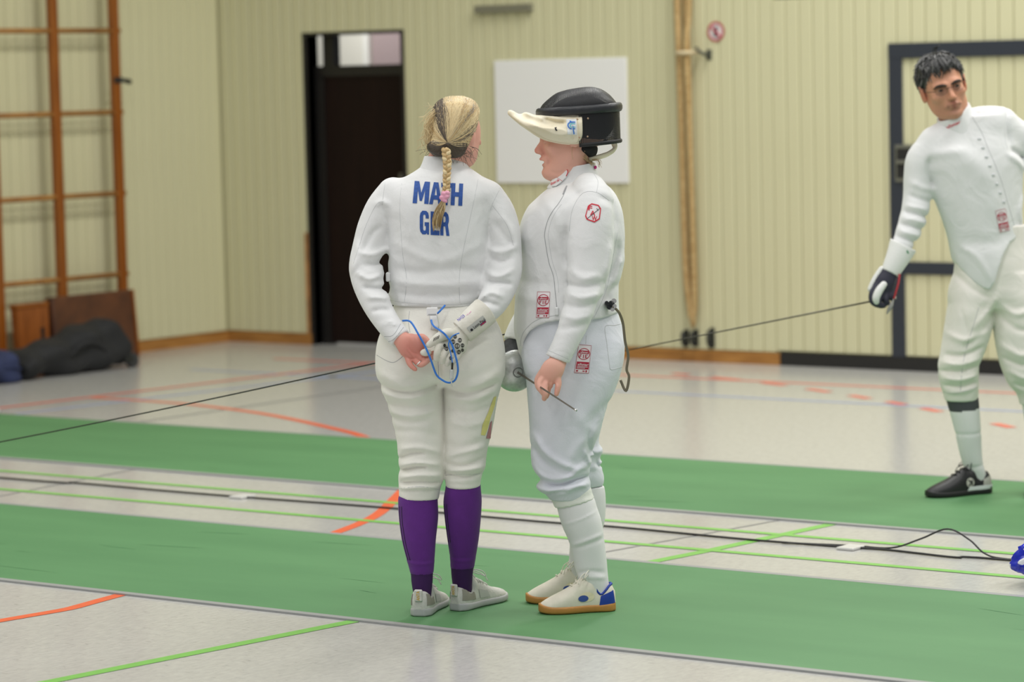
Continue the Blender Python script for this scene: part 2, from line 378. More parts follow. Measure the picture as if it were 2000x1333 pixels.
# brown leather vaulting pieces leaning on the wall bars
leather = mat('brown_leather', (98, 58, 32), 0.5, rgb2=(72, 42, 25), nscale=7, bump=0.15, bscale=25)
lean = empty('leather_pad', (XL + 0.245, 13.455, 0), 0); lean.rotation_euler = (0, math.radians(-5), 0)
tag(lean, 'dark brown leather vaulting box pad leaning upright against the wall bars', 'vaulting pad')
box('pad', (0.0, -0.345, 0.01), (0.055, 0.345, 0.425), leather, lean, 0.018, 3)
box('edge_board', (-0.02, -0.335, 0.015), (0.0, 0.335, 0.42), wbm, lean, 0.004)
box('side_rail', (-0.02, 0.346, 0.01), (0.06, 0.362, 0.424), wbm, lean, 0.003)
vb = empty('vaulting_box_section', (XL + 0.185, 12.95, 0)); tag(vb, 'orange wooden vaulting box section with a dark hand slot behind the bags', 'vaulting box')
V = [(0, -.08, 0), (0, .145, 0), (.06, .145, 0), (.06, -.08, 0), (0, -.11, .375), (0, .145, .39), (.06, .145, .39), (.06, -.11, .375)]
link('side_panel', pymesh('side_panel', V, [(0, 1, 2, 3), (7, 6, 5, 4), (0, 4, 5, 1), (1, 5, 6, 2), (2, 6, 7, 3), (3, 7, 4, 0)]), mat('box_wood', (156, 88, 34), 0.45, rgb2=(132, 72, 24), nscale=3, stretch=(10, 10, 2)), vb)
box('hand_slot', (0.0595, 0.075, 0.15), (0.062, 0.105, 0.25), blacksill, vb, 0.0)
box('top_rail', (-0.005, -0.12, 0.375), (0.066, 0.148, 0.4), wbm, vb, 0.004)

# ------------------------------------------------------------------ pistes
pm = mat('green_piste', (74, 124, 78), 0.62, rgb2=(86, 136, 88), nscale=1.6, stretch=(0.5, 2.5, 1), nlo=0.25, nhi=0.75, bump=0.12, bscale=400)
em = mat('piste_edge', (150, 152, 152), 0.4)
scuff = mat('piste_scuff', (74, 128, 80), 0.7)
def piste(y0, y1, lab):
    o = empty('fencing_piste', (-6, (y0 + y1) / 2, 0)); tag(o, lab, 'fencing strip', 'green fencing strips laid across the hall')
    yc = (y0 + y1) / 2
    box('mat', (-7.2, y0 + 0.02 - yc, 0.0), (6.5, y1 - 0.02 - yc, 0.006), pm, o)
    box('edge_strip', (-7.2, y0 - yc - 0.012, 0.0), (6.5, y0 + 0.02 - yc, 0.0065), em, o)
    box('edge_strip', (-7.2, y1 - yc - 0.02, 0.0), (6.5, y1 + 0.012 - yc, 0.0065), em, o)
    return o
pn = piste(7.285, 8.655, 'green rubber fencing strip nearest to the camera, under the two women')
pf = piste(9.745, 11.09, 'green rubber fencing strip farther back, under the man')
rng = random.Random(4)
for k in range(26):     # scuff marks on the near mat
    sx, sy = rng.uniform(-3.4, 2.2), rng.uniform(-0.6, 0.6); L = rng.uniform(0.05, 0.4)
    a = rng.uniform(-0.25, 0.25); wd = rng.uniform(0.003, 0.010)
    d_ = np.array([math.cos(a), math.sin(a)]) * L / 2; nn = np.array([-d_[1], d_[0]]) / L * wd
    P = [(sx - d_[0], sy - d_[1], .0066), (sx + nn[0], sy + nn[1], .0066), (sx + d_[0], sy + d_[1], .0066), (sx - nn[0], sy - nn[1], .0066)]
    link('scuff_mark', pymesh('scuff_mark', P, [(3, 2, 1, 0)]), scuff, (pn if k % 3 else pf))

# ------------------------------------------------------------------ cables between the pistes
cab = mat('black_cable', (24, 24, 24), 0.45)
def ground_path(pts, z=0.005, n=5): return catmull([(a, b, c if c is not None else z) for a, b, c in [(q + (None,))[:3] for q in pts]], n)
kb = empty('floor_cable', (-7.5, 9.25, 0)); tag(kb, 'long thick black cable lying between the two green strips', 'cable')
P = [np.array(q) - np.array([-7.5, 9.25, 0]) for q in ground_path([(-13.3, 9.25), (-9.71, 9.23), (-9.28, 9.26), (-8.8, 9.25), (-8.36, 9.255), (-7.9, 9.275), (-7.55, 9.285), (-7.12, 9.27), (-6.76, 9.265), (-6.51, 9.285), (-5.94, 9.255), (-5.56, 9.265), (-5.35, 9.28), (-5.2, 9.262), (-5.05, 9.245), (-4.85, 9.28), (-3.2, 9.25)])]
tube('cable', P, 0.0040, cab, kb, 8)
for xx in (-8.34, -6.62, -5.48):
    box('tape', (xx + 7.5 - 0.035, -0.03, 0.0005), (xx + 7.5 + 0.035, 0.06, 0.0105), mat('clear_tape', (205, 205, 202), 0.3), kb, 0.004, 2)
kc = empty('looped_cable', (-5.2, 9.26, 0)); tag(kc, 'thin black cable rising in a loop beside the blue plastic bag', 'cable')
P = [np.array(q) - np.array([-5.2, 9.26, 0]) for q in catmull([(-5.75, 9.24, .006), (-5.50, 9.30, .006), (-5.33, 9.285, .012), (-5.22, 9.30, .05), (-5.12, 9.31, .09), (-5.03, 9.30, .06), (-4.96, 9.28, .02), (-4.88, 9.29, .006), (-4.6, 9.30, .006), (-3.6, 9.2, .006)], 6)]
tube('cable', P, 0.0032, cab, kc, 8)

# blue and white plastic bag at the right edge
def crumple_bag():
    q = G(2003, 1150); rngb = random.Random(9)
    bm = bmesh.new(); bmesh.ops.create_icosphere(bm, subdivisions=5, radius=1.0)
    from mathutils import noise as N
    for vv in bm.verts:
        p = vv.co.copy(); n1 = N.noise(p * 1.6 + Vector((3, 1, 7))); n2 = abs(N.noise(p * 3.5 + Vector((9, 2, 4)))); n3 = abs(N.noise(p * 7 + Vector((1, 6, 2))))
        r = 1 + 0.24 * n1 - 0.34 * n2 - 0.12 * n3 + 0.14
        p = p * r; vv.co = Vector((p.x * 0.17, p.y * 0.11, max(p.z * 0.095, -0.082) + 0.082))
    me = bpy.data.meshes.new('plastic_bag'); bm.to_mesh(me); bm.free()
    me.polygons.foreach_set('use_smooth', [True] * len(me.polygons))
    m = mat('bag_plastic', (20, 36, 178), 0.22, spec=0.6); nt = m.node_tree; b = nt.nodes['Principled BSDF']
    tc = nt.nodes.new('ShaderNodeTexCoord'); nz = nt.nodes.new('ShaderNodeTexNoise'); nz.inputs['Scale'].default_value = 9.0; nz.inputs['Detail'].default_value = 1.5
    nt.links.new(tc.outputs['Object'], nz.inputs['Vector'])
    cr = nt.nodes.new('ShaderNodeValToRGB'); e = cr.color_ramp.elements; cr.color_ramp.interpolation = 'CONSTANT'
    e[0].position = 0; e[0].color = lin((24, 40, 186)); e[1].position = 0.57; e[1].color = lin((226, 226, 232))
    nt.links.new(nz.outputs['Fac'], cr.inputs['Fac']); nt.links.new(cr.outputs['Color'], b.inputs['Base Color'])
    o = link('plastic_bag', me, m); o.location = (q[0] + 0.10, q[1] + 0.14, 0.001); o.rotation_euler = (0, 0, YAW)
    tag(o, 'crumpled blue and white plastic bag on the floor at the right edge', 'plastic bag')
crumple_bag()
# ------------------------------------------------------------------ implicit surface modelling
def hermite_table(z, cols, n=240):
    z = np.array(z, float); order = np.argsort(z); z = z[order]; cols = np.array(cols, float)[order]
    zz = np.linspace(z[0], z[-1], n); out = np.zeros((n, cols.shape[1]))
    sl = np.zeros_like(cols)
    d = np.diff(cols, axis=0) / np.diff(z)[:, None]
    sl[1:-1] = (d[1:] + d[:-1]) / 2; sl[0] = d[0]; sl[-1] = d[-1]
    sgn = (d[1:] * d[:-1]) <= 0
    sl[1:-1][sgn] *= 0.25
    i = np.clip(np.searchsorted(z, zz, side='right') - 1, 0, len(z) - 2); h = (z[i + 1] - z[i]); t = ((zz - z[i]) / h)[:, None]; h = h[:, None]
    out = (2 * t ** 3 - 3 * t ** 2 + 1) * cols[i] + (t ** 3 - 2 * t ** 2 + t) * h * sl[i] + (-2 * t ** 3 + 3 * t ** 2) * cols[i + 1] + (t ** 3 - t ** 2) * h * sl[i + 1]
    return zz, out
def smin(a, b, k):
    if k <= 0: return np.minimum(a, b)
    h = np.maximum(k - np.abs(a - b), 0.0) / k
    return np.minimum(a, b) - h * h * k * 0.25

class Loft:
    """stack of ellipses along axis (0,1,2); rows: (t, c1, c2, h1, h2[, n]) in the two other axes' order"""
    def __init__(s, rows, axis=2, inset=0.0, n=2.0, round_ends=True):
        s.axis = axis; s.o = [i for i in range(3) if i != axis]; s.n = n
        s.t, s.c = hermite_table([r[0] for r in rows], [r[1:5] for r in rows]); s.c = s.c.copy()
        s.c[:, 2:] = np.maximum(s.c[:, 2:] - inset, 0.004)
        lo = np.zeros(3); hi = np.zeros(3); lo[axis], hi[axis] = s.t[0], s.t[-1]
        for j, a in enumerate(s.o):
            lo[a] = (s.c[:, j] - s.c[:, 2 + j]).min(); hi[a] = (s.c[:, j] + s.c[:, 2 + j]).max()
        s.lo, s.hi = lo, hi
    def __call__(s, X):
        t = X[s.axis]; tc = np.clip(t, s.t[0], s.t[-1])
        c1, c2, a, b = [np.interp(tc, s.t, s.c[:, j]) for j in range(4)]
        p = (X[s.o[0]] - c1); q = (X[s.o[1]] - c2)
        if s.n == 2.0:
            k = np.sqrt((p / a) ** 2 + (q / b) ** 2); g = np.sqrt((p / a ** 2) ** 2 + (q / b ** 2) ** 2)
            f = k * (k - 1) / (g + 1e-4)
            f = np.where(k < 0.3, -np.minimum(a, b) * (1 - k), f)
        else:
            k = (np.abs(p / a) ** s.n + np.abs(q / b) ** s.n) ** (1 / s.n); f = (k - 1) * np.minimum(a, b)
        over = np.maximum(s.t[0] - t, 0) + np.maximum(t - s.t[-1], 0)
        inside = -np.minimum(t - s.t[0], s.t[-1] - t)
        f = np.maximum(f, inside)
        return np.where(over > 0, np.sqrt(np.maximum(f, 0) ** 2 + over ** 2), f)
class Tube:
    def __init__(s, P, rad, n=4, cut0=None, cut1=None, sq=(1, 1, 1)):
        Q = catmull([list(p) + [r] for p, r in zip(P, rad)], n); s.sq = np.array(sq, float)
        s.P = [q[:3] for q in Q]; s.r = [q[3] for q in Q]; s.cuts = []
        if cut0 is not None: s.cuts.append((s.P[0], (s.P[0] - s.P[1]) / np.linalg.norm(s.P[0] - s.P[1]) if cut0 is True else np.array(cut0, float)))
        if cut1 is not None: s.cuts.append((s.P[-1], (s.P[-1] - s.P[-2]) / np.linalg.norm(s.P[-1] - s.P[-2]) if cut1 is True else np.array(cut1, float)))
        A = np.array(s.P); rr = max(s.r) * max(1 / s.sq.min(), 1); s.lo = A.min(0) - rr; s.hi = A.max(0) + rr
    def __call__(s, X):
        best = None
        for a, b, ra, rb in zip(s.P[:-1], s.P[1:], s.r[:-1], s.r[1:]):
            ab = (b - a) * s.sq; L = ab @ ab + 1e-12
            p0, p1, p2 = (X[0] - a[0]) * s.sq[0], (X[1] - a[1]) * s.sq[1], (X[2] - a[2]) * s.sq[2]
            t = np.clip((p0 * ab[0] + p1 * ab[1] + p2 * ab[2]) / L, 0, 1)
            d = np.sqrt((p0 - t * ab[0]) ** 2 + (p1 - t * ab[1]) ** 2 + (p2 - t * ab[2]) ** 2) - (ra + t * (rb - ra))
            best = d if best is None else np.minimum(best, d)
        for c, nrm in s.cuts:
            best = np.maximum(best, (X[0] - c[0]) * nrm[0] + (X[1] - c[1]) * nrm[1] + (X[2] - c[2]) * nrm[2])
        return best
class Ell:
    def __init__(s, c, r, M=None):
        s.c = np.array(c, float); s.r = np.array(r, float); s.M = np.eye(3) if M is None else np.array(M, float)   # columns: local axes
        e = np.sqrt(((s.M * s.r[None, :]) ** 2).sum(1)); s.lo = s.c - e; s.hi = s.c + e
    def __call__(s, X):
        p = [X[i] - s.c[i] for i in range(3)]
        q = [p[0] * s.M[0, j] + p[1] * s.M[1, j] + p[2] * s.M[2, j] for j in range(3)]
        k = np.sqrt(sum((q[j] / s.r[j]) ** 2 for j in range(3))); g = np.sqrt(sum((q[j] / s.r[j] ** 2) ** 2 for j in range(3)))
        f = k * (k - 1) / (g + 1e-4)
        return np.where(k < 0.3, -s.r.min() * (1 - k), f)
class RBox:
    def __init__(s, c, h, r=0.005, M=None):
        s.c = np.array(c, float); s.h = np.array(h, float) - r; s.r = r; s.M = np.eye(3) if M is None else np.array(M, float)
        e = (np.abs(s.M) * np.array(h)[None, :]).sum(1); s.lo = s.c - e; s.hi = s.c + e
    def __call__(s, X):
        p = [X[i] - s.c[i] for i in range(3)]
        q = [np.abs(p[0] * s.M[0, j] + p[1] * s.M[1, j] + p[2] * s.M[2, j]) - s.h[j] for j in range(3)]
        out = np.sqrt(sum(np.maximum(a, 0) ** 2 for a in q))
        return out + np.minimum(np.maximum(np.maximum(q[0], q[1]), q[2]), 0) - s.r
class Poly2:
    """prism over a polygon in the (r, z) plane, endless in depth"""
    def __init__(s, pts, ylim=(-9, 9)):
        s.P = np.array(pts, float); s.yl = ylim; s.lo = np.array([s.P[:, 0].min(), ylim[0], s.P[:, 1].min()]); s.hi = np.array([s.P[:, 0].max(), ylim[1], s.P[:, 1].max()])
    def __call__(s, X):
        x, z = X[0], X[2]; d = None; ins = np.zeros(np.broadcast(x, z).shape, bool); N = len(s.P)
        for i in range(N):
            a, b = s.P[i], s.P[(i + 1) % N]; e = b - a; L = e @ e + 1e-12
            t = np.clip(((x - a[0]) * e[0] + (z - a[1]) * e[1]) / L, 0, 1); q = (x - a[0] - t * e[0]) ** 2 + (z - a[1] - t * e[1]) ** 2
            d = q if d is None else np.minimum(d, q)
            c = ((a[1] > z) != (b[1] > z)) & (x < (b[0] - a[0]) * (z - a[1]) / (b[1] - a[1] + 1e-12) + a[0]); ins = ins ^ c
        f = np.where(ins, -np.sqrt(d), np.sqrt(d)); return np.maximum(f, np.maximum(s.yl[0] - X[1], X[1] - s.yl[1]))
class Half:
    def __init__(s, c, nrm): s.c = np.array(c, float); s.n = np.array(nrm, float) / np.linalg.norm(nrm)
    def __call__(s, X): return (X[0] - s.c[0]) * s.n[0] + (X[1] - s.c[1]) * s.n[1] + (X[2] - s.c[2]) * s.n[2]

class Sdf:
    def __init__(s, lo, hi, h):
        s.lo = np.array(lo, float); s.h = h; n = np.ceil((np.array(hi, float) - s.lo) / h).astype(int) + 1
        s.ax = [s.lo[i] + h * np.arange(n[i]) for i in range(3)]; s.F = np.full(n, 1.0, np.float64)
    def sl(s, lo, hi):
        o = []
        for i in range(3):
            a = max(0, int(math.floor((lo[i] - s.lo[i]) / s.h))); b = min(len(s.ax[i]), int(math.ceil((hi[i] - s.lo[i]) / s.h)) + 1); o.append(slice(a, max(b, a)))
        return tuple(o)
    def X(s, sl): return [s.ax[0][sl[0]][:, None, None], s.ax[1][sl[1]][None, :, None], s.ax[2][sl[2]][None, None, :]]
    def add(s, prim, k=0.02):
        mg = k + 2 * s.h; q = s.sl(prim.lo - mg, prim.hi + mg)
        if min(x.stop - x.start for x in q) <= 0: return s
        s.F[q] = smin(s.F[q], prim(s.X(q)), k); return s
    def sub(s, prim, k=0.01):
        if isinstance(prim, Half): q = tuple(slice(0, len(a)) for a in s.ax)
        else: q = s.sl(prim.lo - k - 2 * s.h, prim.hi + k + 2 * s.h)
        if min(x.stop - x.start for x in q) <= 0: return s
        s.F[q] = -smin(-s.F[q], prim(s.X(q)), k); return s
    def fold(s, pts, w, amp, ylim=None, n=5):
        """soft ridge (amp > 0) or crease along a polyline of (r, z) points, all depths within ylim"""
        P = np.array(catmull([(a, b) for a, b in pts], n)); lo = P.min(0) - 3 * w; hi = P.max(0) + 3 * w
        yl = (-9, 9) if ylim is None else ylim
        q = s.sl((lo[0], yl[0], lo[1]), (hi[0], yl[1], hi[1]))
        if min(x.stop - x.start for x in q) <= 0: return s
        X = s.ax[0][q[0]][:, None]; Z = s.ax[2][q[2]][None, :]; best = None; N = len(P) - 1
        for i in range(N):
            a, b = P[i], P[i + 1]; ab = b - a; L = ab @ ab + 1e-12
            t = np.clip(((X - a[0]) * ab[0] + (Z - a[1]) * ab[1]) / L, 0, 1)
            d2 = (X - a[0] - t * ab[0]) ** 2 + (Z - a[1] - t * ab[1]) ** 2
            g = (i + t) / N; e = np.exp(-d2 / w ** 2) * np.clip(np.sin(np.pi * np.clip(g, 0.0, 1)) * 1.6 + 0.05, 0, 1)
            best = e if best is None else np.maximum(best, e)
        s.F[q] -= amp * best[:, None, :]; return s
    def warp(s, fn):
        q = tuple(slice(0, len(a)) for a in s.ax); s.F -= fn(*s.X(q)); return s
    def mesh(s, smooth=1):
        return surface_nets(s.F, s.lo, s.h, smooth)

def surface_nets(F, lo, h, smooth=1):
    S = F < 0; n = np.array(F.shape)
    c = [S[i:n[0] - 1 + i, j:n[1] - 1 + j, k:n[2] - 1 + k] for i in (0, 1) for j in (0, 1) for k in (0, 1)]
    anyc = c[0].copy(); allc = c[0].copy()
    for q in c[1:]: anyc |= q; allc &= q
    act = anyc & ~allc; idx = np.argwhere(act)
    if len(idx) == 0: return np.zeros((0, 3)), np.zeros((0, 4), int)
    ids = np.full(act.shape, -1, np.int64); ids[act] = np.arange(len(idx))
    cor = np.array([(i, j, k) for i in (0, 1) for j in (0, 1) for k in (0, 1)])
    val = np.stack([F[idx[:, 0] + a, idx[:, 1] + b, idx[:, 2] + d] for a, b, d in cor], 1)
    pos = np.zeros((len(idx), 3)); cnt = np.zeros(len(idx))
    for e0 in range(8):
        for ax in range(3):
            if cor[e0][ax]: continue
            e1 = e0 + (4, 2, 1)[ax]; v0, v1 = val[:, e0], val[:, e1]; x = (v0 < 0) != (v1 < 0)
            t = v0[x] / (v0[x] - v1[x]); p = np.repeat(cor[e0][None, :].astype(float), x.sum(), 0); p[:, ax] += t
            pos[x] += p; cnt[x] += 1
    V = (idx + pos / cnt[:, None]) * h + lo
    quads = []
    for ax in range(3):
        o1, o2 = (ax + 1) % 3, (ax + 2) % 3
        sl0 = [slice(None)] * 3; sl1 = [slice(None)] * 3; sl0[ax] = slice(0, -1); sl1[ax] = slice(1, None)
        d = S[tuple(sl0)] != S[tuple(sl1)]; e = np.argwhere(d)
        ok = (e[:, o1] > 0) & (e[:, o2] > 0) & (e[:, o1] < n[o1] - 1) & (e[:, o2] < n[o2] - 1); e = e[ok]
        s0 = S[tuple(e.T)]
        def cell(a, b):
            q = e.copy(); q[:, o1] -= a; q[:, o2] -= b; return ids[tuple(q.T)]
        Q = np.stack([cell(1, 1), cell(0, 1), cell(0, 0), cell(1, 0)], 1)
        Q[~s0] = Q[~s0][:, ::-1]; quads.append(Q)
    Q = np.concatenate(quads); Q = Q[(Q >= 0).all(1)]
    for _ in range(smooth):
        acc = np.zeros_like(V); cn = np.zeros(len(V))
        for a, b in ((0, 1), (1, 2), (2, 3), (3, 0)):
            np.add.at(acc, Q[:, a], V[Q[:, b]]); np.add.at(acc, Q[:, b], V[Q[:, a]]); np.add.at(cn, Q[:, a], 1); np.add.at(cn, Q[:, b], 1)
        V = 0.5 * V + 0.5 * acc / np.maximum(cn, 1)[:, None]
    return V, Q
def quad_mesh(name, V, Q, smooth=True):
    me = bpy.data.meshes.new(name); V = np.asarray(V, np.float32); Q = np.asarray(Q, np.int32)
    me.vertices.add(len(V)); me.vertices.foreach_set('co', V.ravel())
    me.loops.add(Q.size); me.loops.foreach_set('vertex_index', Q.ravel())
    me.polygons.add(len(Q)); me.polygons.foreach_set('loop_start', np.arange(0, Q.size, 4, dtype=np.int32)); me.polygons.foreach_set('loop_total', np.full(len(Q), 4, np.int32))
    me.polygons.foreach_set('use_smooth', np.full(len(Q), smooth))
    me.update(calc_edges=True); me.validate(); return me
def join_vq(parts):
    V = []; Q = []; o = 0
    for v, q in parts: V.append(v); Q.append(np.asarray(q) + o); o += len(v)
    return np.concatenate(V), np.concatenate(Q)
def bounds(prims, pad=0.03):
    return np.min([p.lo for p in prims], 0) - pad, np.max([p.hi for p in prims], 0) + pad

class Fig:
    """local frame of a person: r to the right, d away from the camera, z up, origin on the floor"""
    def __init__(s, name, u, v, label, zbase=0.0066):
        g = G(u, v, zbase); s.lat, s.D, s.zb = g @ R_, g @ F_, zbase
        s.cam = np.array([-s.lat, -s.D, CAM_H - zbase]); s.root = empty(name, (g[0], g[1], zbase), YAW); tag(s.root, label, 'person')
    def dir(s, u, v):
        q = ray(u, v); return np.array([q @ R_, q @ F_, q @ U_])
    def L(s, u, v, d=0.0):
        q = s.dir(u, v); return s.cam + q * ((d + s.D) / q[1])
    def pr(s, pts): return [tuple(s.L(u, v, 0.0)[[0, 2]]) for u, v in pts]
    def rows(s, R):
        out = []
        for v, uL, uR, dc, b in R:
            l = s.L(uL, v, dc); r = s.L(uR, v, dc); out.append(((l[2] + r[2]) / 2, (l[0] + r[0]) / 2, dc, (r[0] - l[0]) / 2, b))
        return out
    def loft(s, R, inset=0.0, n=2.0): return Loft(s.rows(R), 2, inset, n)
    def tube(s, N, n=4, cut0=None, cut1=None, grow=0.0, sq=(1, 1, 1)): return Tube([s.L(u, v, d) for u, v, d, r in N], [max(r + grow, 0.004) for *_, r in N], n, cut0, cut1, sq)
    def world(s, p): return np.array([0, 0, s.zb]) + R_ * (p[0] + s.lat) + F_ * (p[1] + s.D) + U_ * p[2]

class Surf:
    """mesh surface in a figure's frame that prints and seams are laid on"""
    def __init__(s, fig, V, Q):
        s.fig = fig; s.bvh = BVHTree.FromPolygons([tuple(q) for q in V.tolist()], [tuple(q) for q in Q.tolist()])
    def hit(s, u, v, off=0.0012):
        d = s.fig.dir(u, v); loc, nr, i, ds = s.bvh.ray_cast(Vector(s.fig.cam), Vector(d))
        if loc is None:
            return None
        n = np.array(nr); n = n if n @ d < 0 else -n
        return np.array(loc) + n * off
def seam(surf, name, pts, rad, material, parent, off=0.0, n=6):
    P = [surf.hit(u, v, off) for u, v in catmull(pts, n)]; P = [p for p in P if p is not None]
    if len(P) > 1: return tube(name, P, rad, material, parent, 6)
def slice_bm(bm, step):
    for ax in (0, 1):
        vals = [q.co[ax] for q in bm.verts]; a, b = min(vals), max(vals); x = math.floor(a / step) * step + step
        nrm = Vector((1, 0, 0)) if ax == 0 else Vector((0, 1, 0))
        while x < b - 1e-6:
            bmesh.ops.bisect_plane(bm, geom=list(bm.verts) + list(bm.edges) + list(bm.faces), plane_co=nrm * x, plane_no=nrm); x += step
def decal(surf, name, bm, material, parent, off=0.0015, step=6.0, thick=False):
    """bm holds flat faces in photo pixel coordinates; they are laid on the surface"""
    bmesh.ops.remove_doubles(bm, verts=list(bm.verts), dist=1e-4)
    slice_bm(bm, step); bad = []
    for q in bm.verts:
        p = surf.hit(q.co.x, q.co.y, off)
        if p is None: bad.append(q)
        else: q.co = Vector(tuple(p))
    if bad: bmesh.ops.delete(bm, geom=bad, context='VERTS')
    if len(bm.faces) == 0: bm.free(); return None
    bmesh.ops.recalc_face_normals(bm, faces=list(bm.faces))
    me = bpy.data.meshes.new(name); bm.to_mesh(me); bm.free()
    return link(name, me, material, parent)
def poly_bm(polys, bm=None):
    bm = bm or bmesh.new()
    for P in polys: bm.faces.new([bm.verts.new((x, y, 0)) for x, y in P])
    return bm
TXT = {}
def text_bm(s, origin, ex, ey, bold=0.0, bm=None):
    """letters with cap height 1 mapped by origin + x*ex + y*ey (pixels)"""
    bm = bm or bmesh.new()
    if (s, bold) not in TXT:
        cu = bpy.data.curves.new('t', 'FONT'); cu.body = s; cu.offset = bold; cu.resolution_u = 3; cu.size = 1.0
        o = bpy.data.objects.new('t', cu); COL.objects.link(o); bpy.context.view_layer.update()
        me = o.to_mesh(); vs_ = [tuple(q.co) for q in me.vertices]; fs = [tuple(p.vertices) for p in me.polygons]
        o.to_mesh_clear(); bpy.data.objects.remove(o); bpy.data.curves.remove(cu)
        xs = [q[0] for q in vs_]; x0, x1 = min(xs), max(xs); TXT[(s, bold)] = ([((q[0] - x0) / (x1 - x0), q[1] / 0.70) for q in vs_], fs)
    vs_, fs = TXT[(s, bold)]; nv = [bm.verts.new((origin[0] + a * ex[0] + b * ey[0], origin[1] + a * ex[1] + b * ey[1], 0)) for a, b in vs_]
    for q in fs:
        try: bm.faces.new([nv[i] for i in q])
        except ValueError: pass
    return bm
def ring_polys(cx, cy, r0, r1, ax=1.0, n=24, sh=0.0):
    P = []
    for k in range(n):
        a, b = 2 * math.pi * k / n, 2 * math.pi * (k + 1) / n
        f = lambda r, t: (cx + ax * r * math.cos(t) + sh * r * math.sin(t), cy + r * math.sin(t))
        P.append([f(r0, a), f(r0, b), f(r1, b), f(r1, a)])
    return P

# fabric and skin
def cloth(name, rgb, rough=0.85, bump=0.10):
    m = mat(name, rgb, rough, noise=0.02, nscale=8, bump=bump, bscale=260, sheen=0.1, spec=0.25); nt = m.node_tree; b = nt.nodes['Principled BSDF']
    if nt.nodes.get('crease'): return m
    # soft irregular creases on top of the weave
    bp0 = b.inputs['Normal'].links[0].from_node; tc = nt.nodes.new('ShaderNodeTexCoord'); nz = nt.nodes.new('ShaderNodeTexNoise'); nz.name = 'crease'
    nz.inputs['Scale'].default_value = 9; nz.inputs['Detail'].default_value = 2; nz.inputs['Distortion'].default_value = 1.2; nt.links.new(tc.outputs['Object'], nz.inputs['Vector'])
    bp = nt.nodes.new('ShaderNodeBump'); bp.inputs['Strength'].default_value = 0.22; bp.inputs['Distance'].default_value = 0.03
    nt.links.new(nz.outputs['Fac'], bp.inputs['Height']); nt.links.new(bp0.outputs['Normal'], bp.inputs['Normal']); nt.links.new(bp.outputs['Normal'], b.inputs['Normal']); return m
def _old_cloth(name, rgb, rough=0.85, bump=0.10): return mat(name, rgb, rough, noise=0.02, nscale=8, bump=bump, bscale=260, sheen=0.1, spec=0.25)
WHITE = cloth('white_jacket_cloth', (228, 229, 229)); CREAM = cloth('cream_breeches_cloth', (235, 234, 226)); COOL = cloth('cool_white_breeches_cloth', (222, 225, 233))
SEAMC = mat('seam_thread', (196, 198, 200), 0.9); SEAMGREY = mat('seam_grey', (172, 174, 176), 0.9)  # two greys for seam lines, the second darker
def skin_mat(name, rgb):
    m = mat(name, rgb, 0.5, spec=0.35, noise=0.05, nscale=60, bump=0.05, bscale=180)
    b = m.node_tree.nodes['Principled BSDF']; b.inputs['Subsurface Weight'].default_value = 0.08; b.inputs['Subsurface Radius'].default_value = (0.010, 0.004, 0.002); return m
def add_colors(me, fn):
    """per-vertex albedo for skin: fn(V) -> rgb linear"""
    V = np.zeros(len(me.vertices) * 3, np.float32); me.vertices.foreach_get('co', V); V = V.reshape(-1, 3)
    C_ = np.ones((len(V), 4), np.float32); C_[:, :3] = fn(V)
    a = me.color_attributes.new('tint', 'FLOAT_COLOR', 'POINT'); a.data.foreach_set('color', C_.ravel())
def vcol_mat(name, rough=0.5, bump=0.05, bscale=180, sss=0.08, spec=0.35):
    m = mat(name, (200, 150, 130), rough, spec=spec, bump=bump, bscale=bscale)
    at = m.node_tree.nodes.new('ShaderNodeVertexColor'); at.layer_name = 'tint'; b = m.node_tree.nodes['Principled BSDF']
    m.node_tree.links.new(at.outputs['Color'], b.inputs['Base Color'])
    if sss: b.inputs['Subsurface Weight'].default_value = sss; b.inputs['Subsurface Radius'].default_value = (0.010, 0.004, 0.002)
    return m

def rot(yaw=0.0, pitch=0.0, roll=0.0):
    """head / shoe axes: columns are local x (left-right), y (forward), z (up) in the figure frame. yaw 0 faces away (+d)"""
    M = Matrix.Rotation(yaw, 3, 'Z') @ Matrix.Rotation(pitch, 3, 'X') @ Matrix.Rotation(roll, 3, 'Y'); return np.array(M)

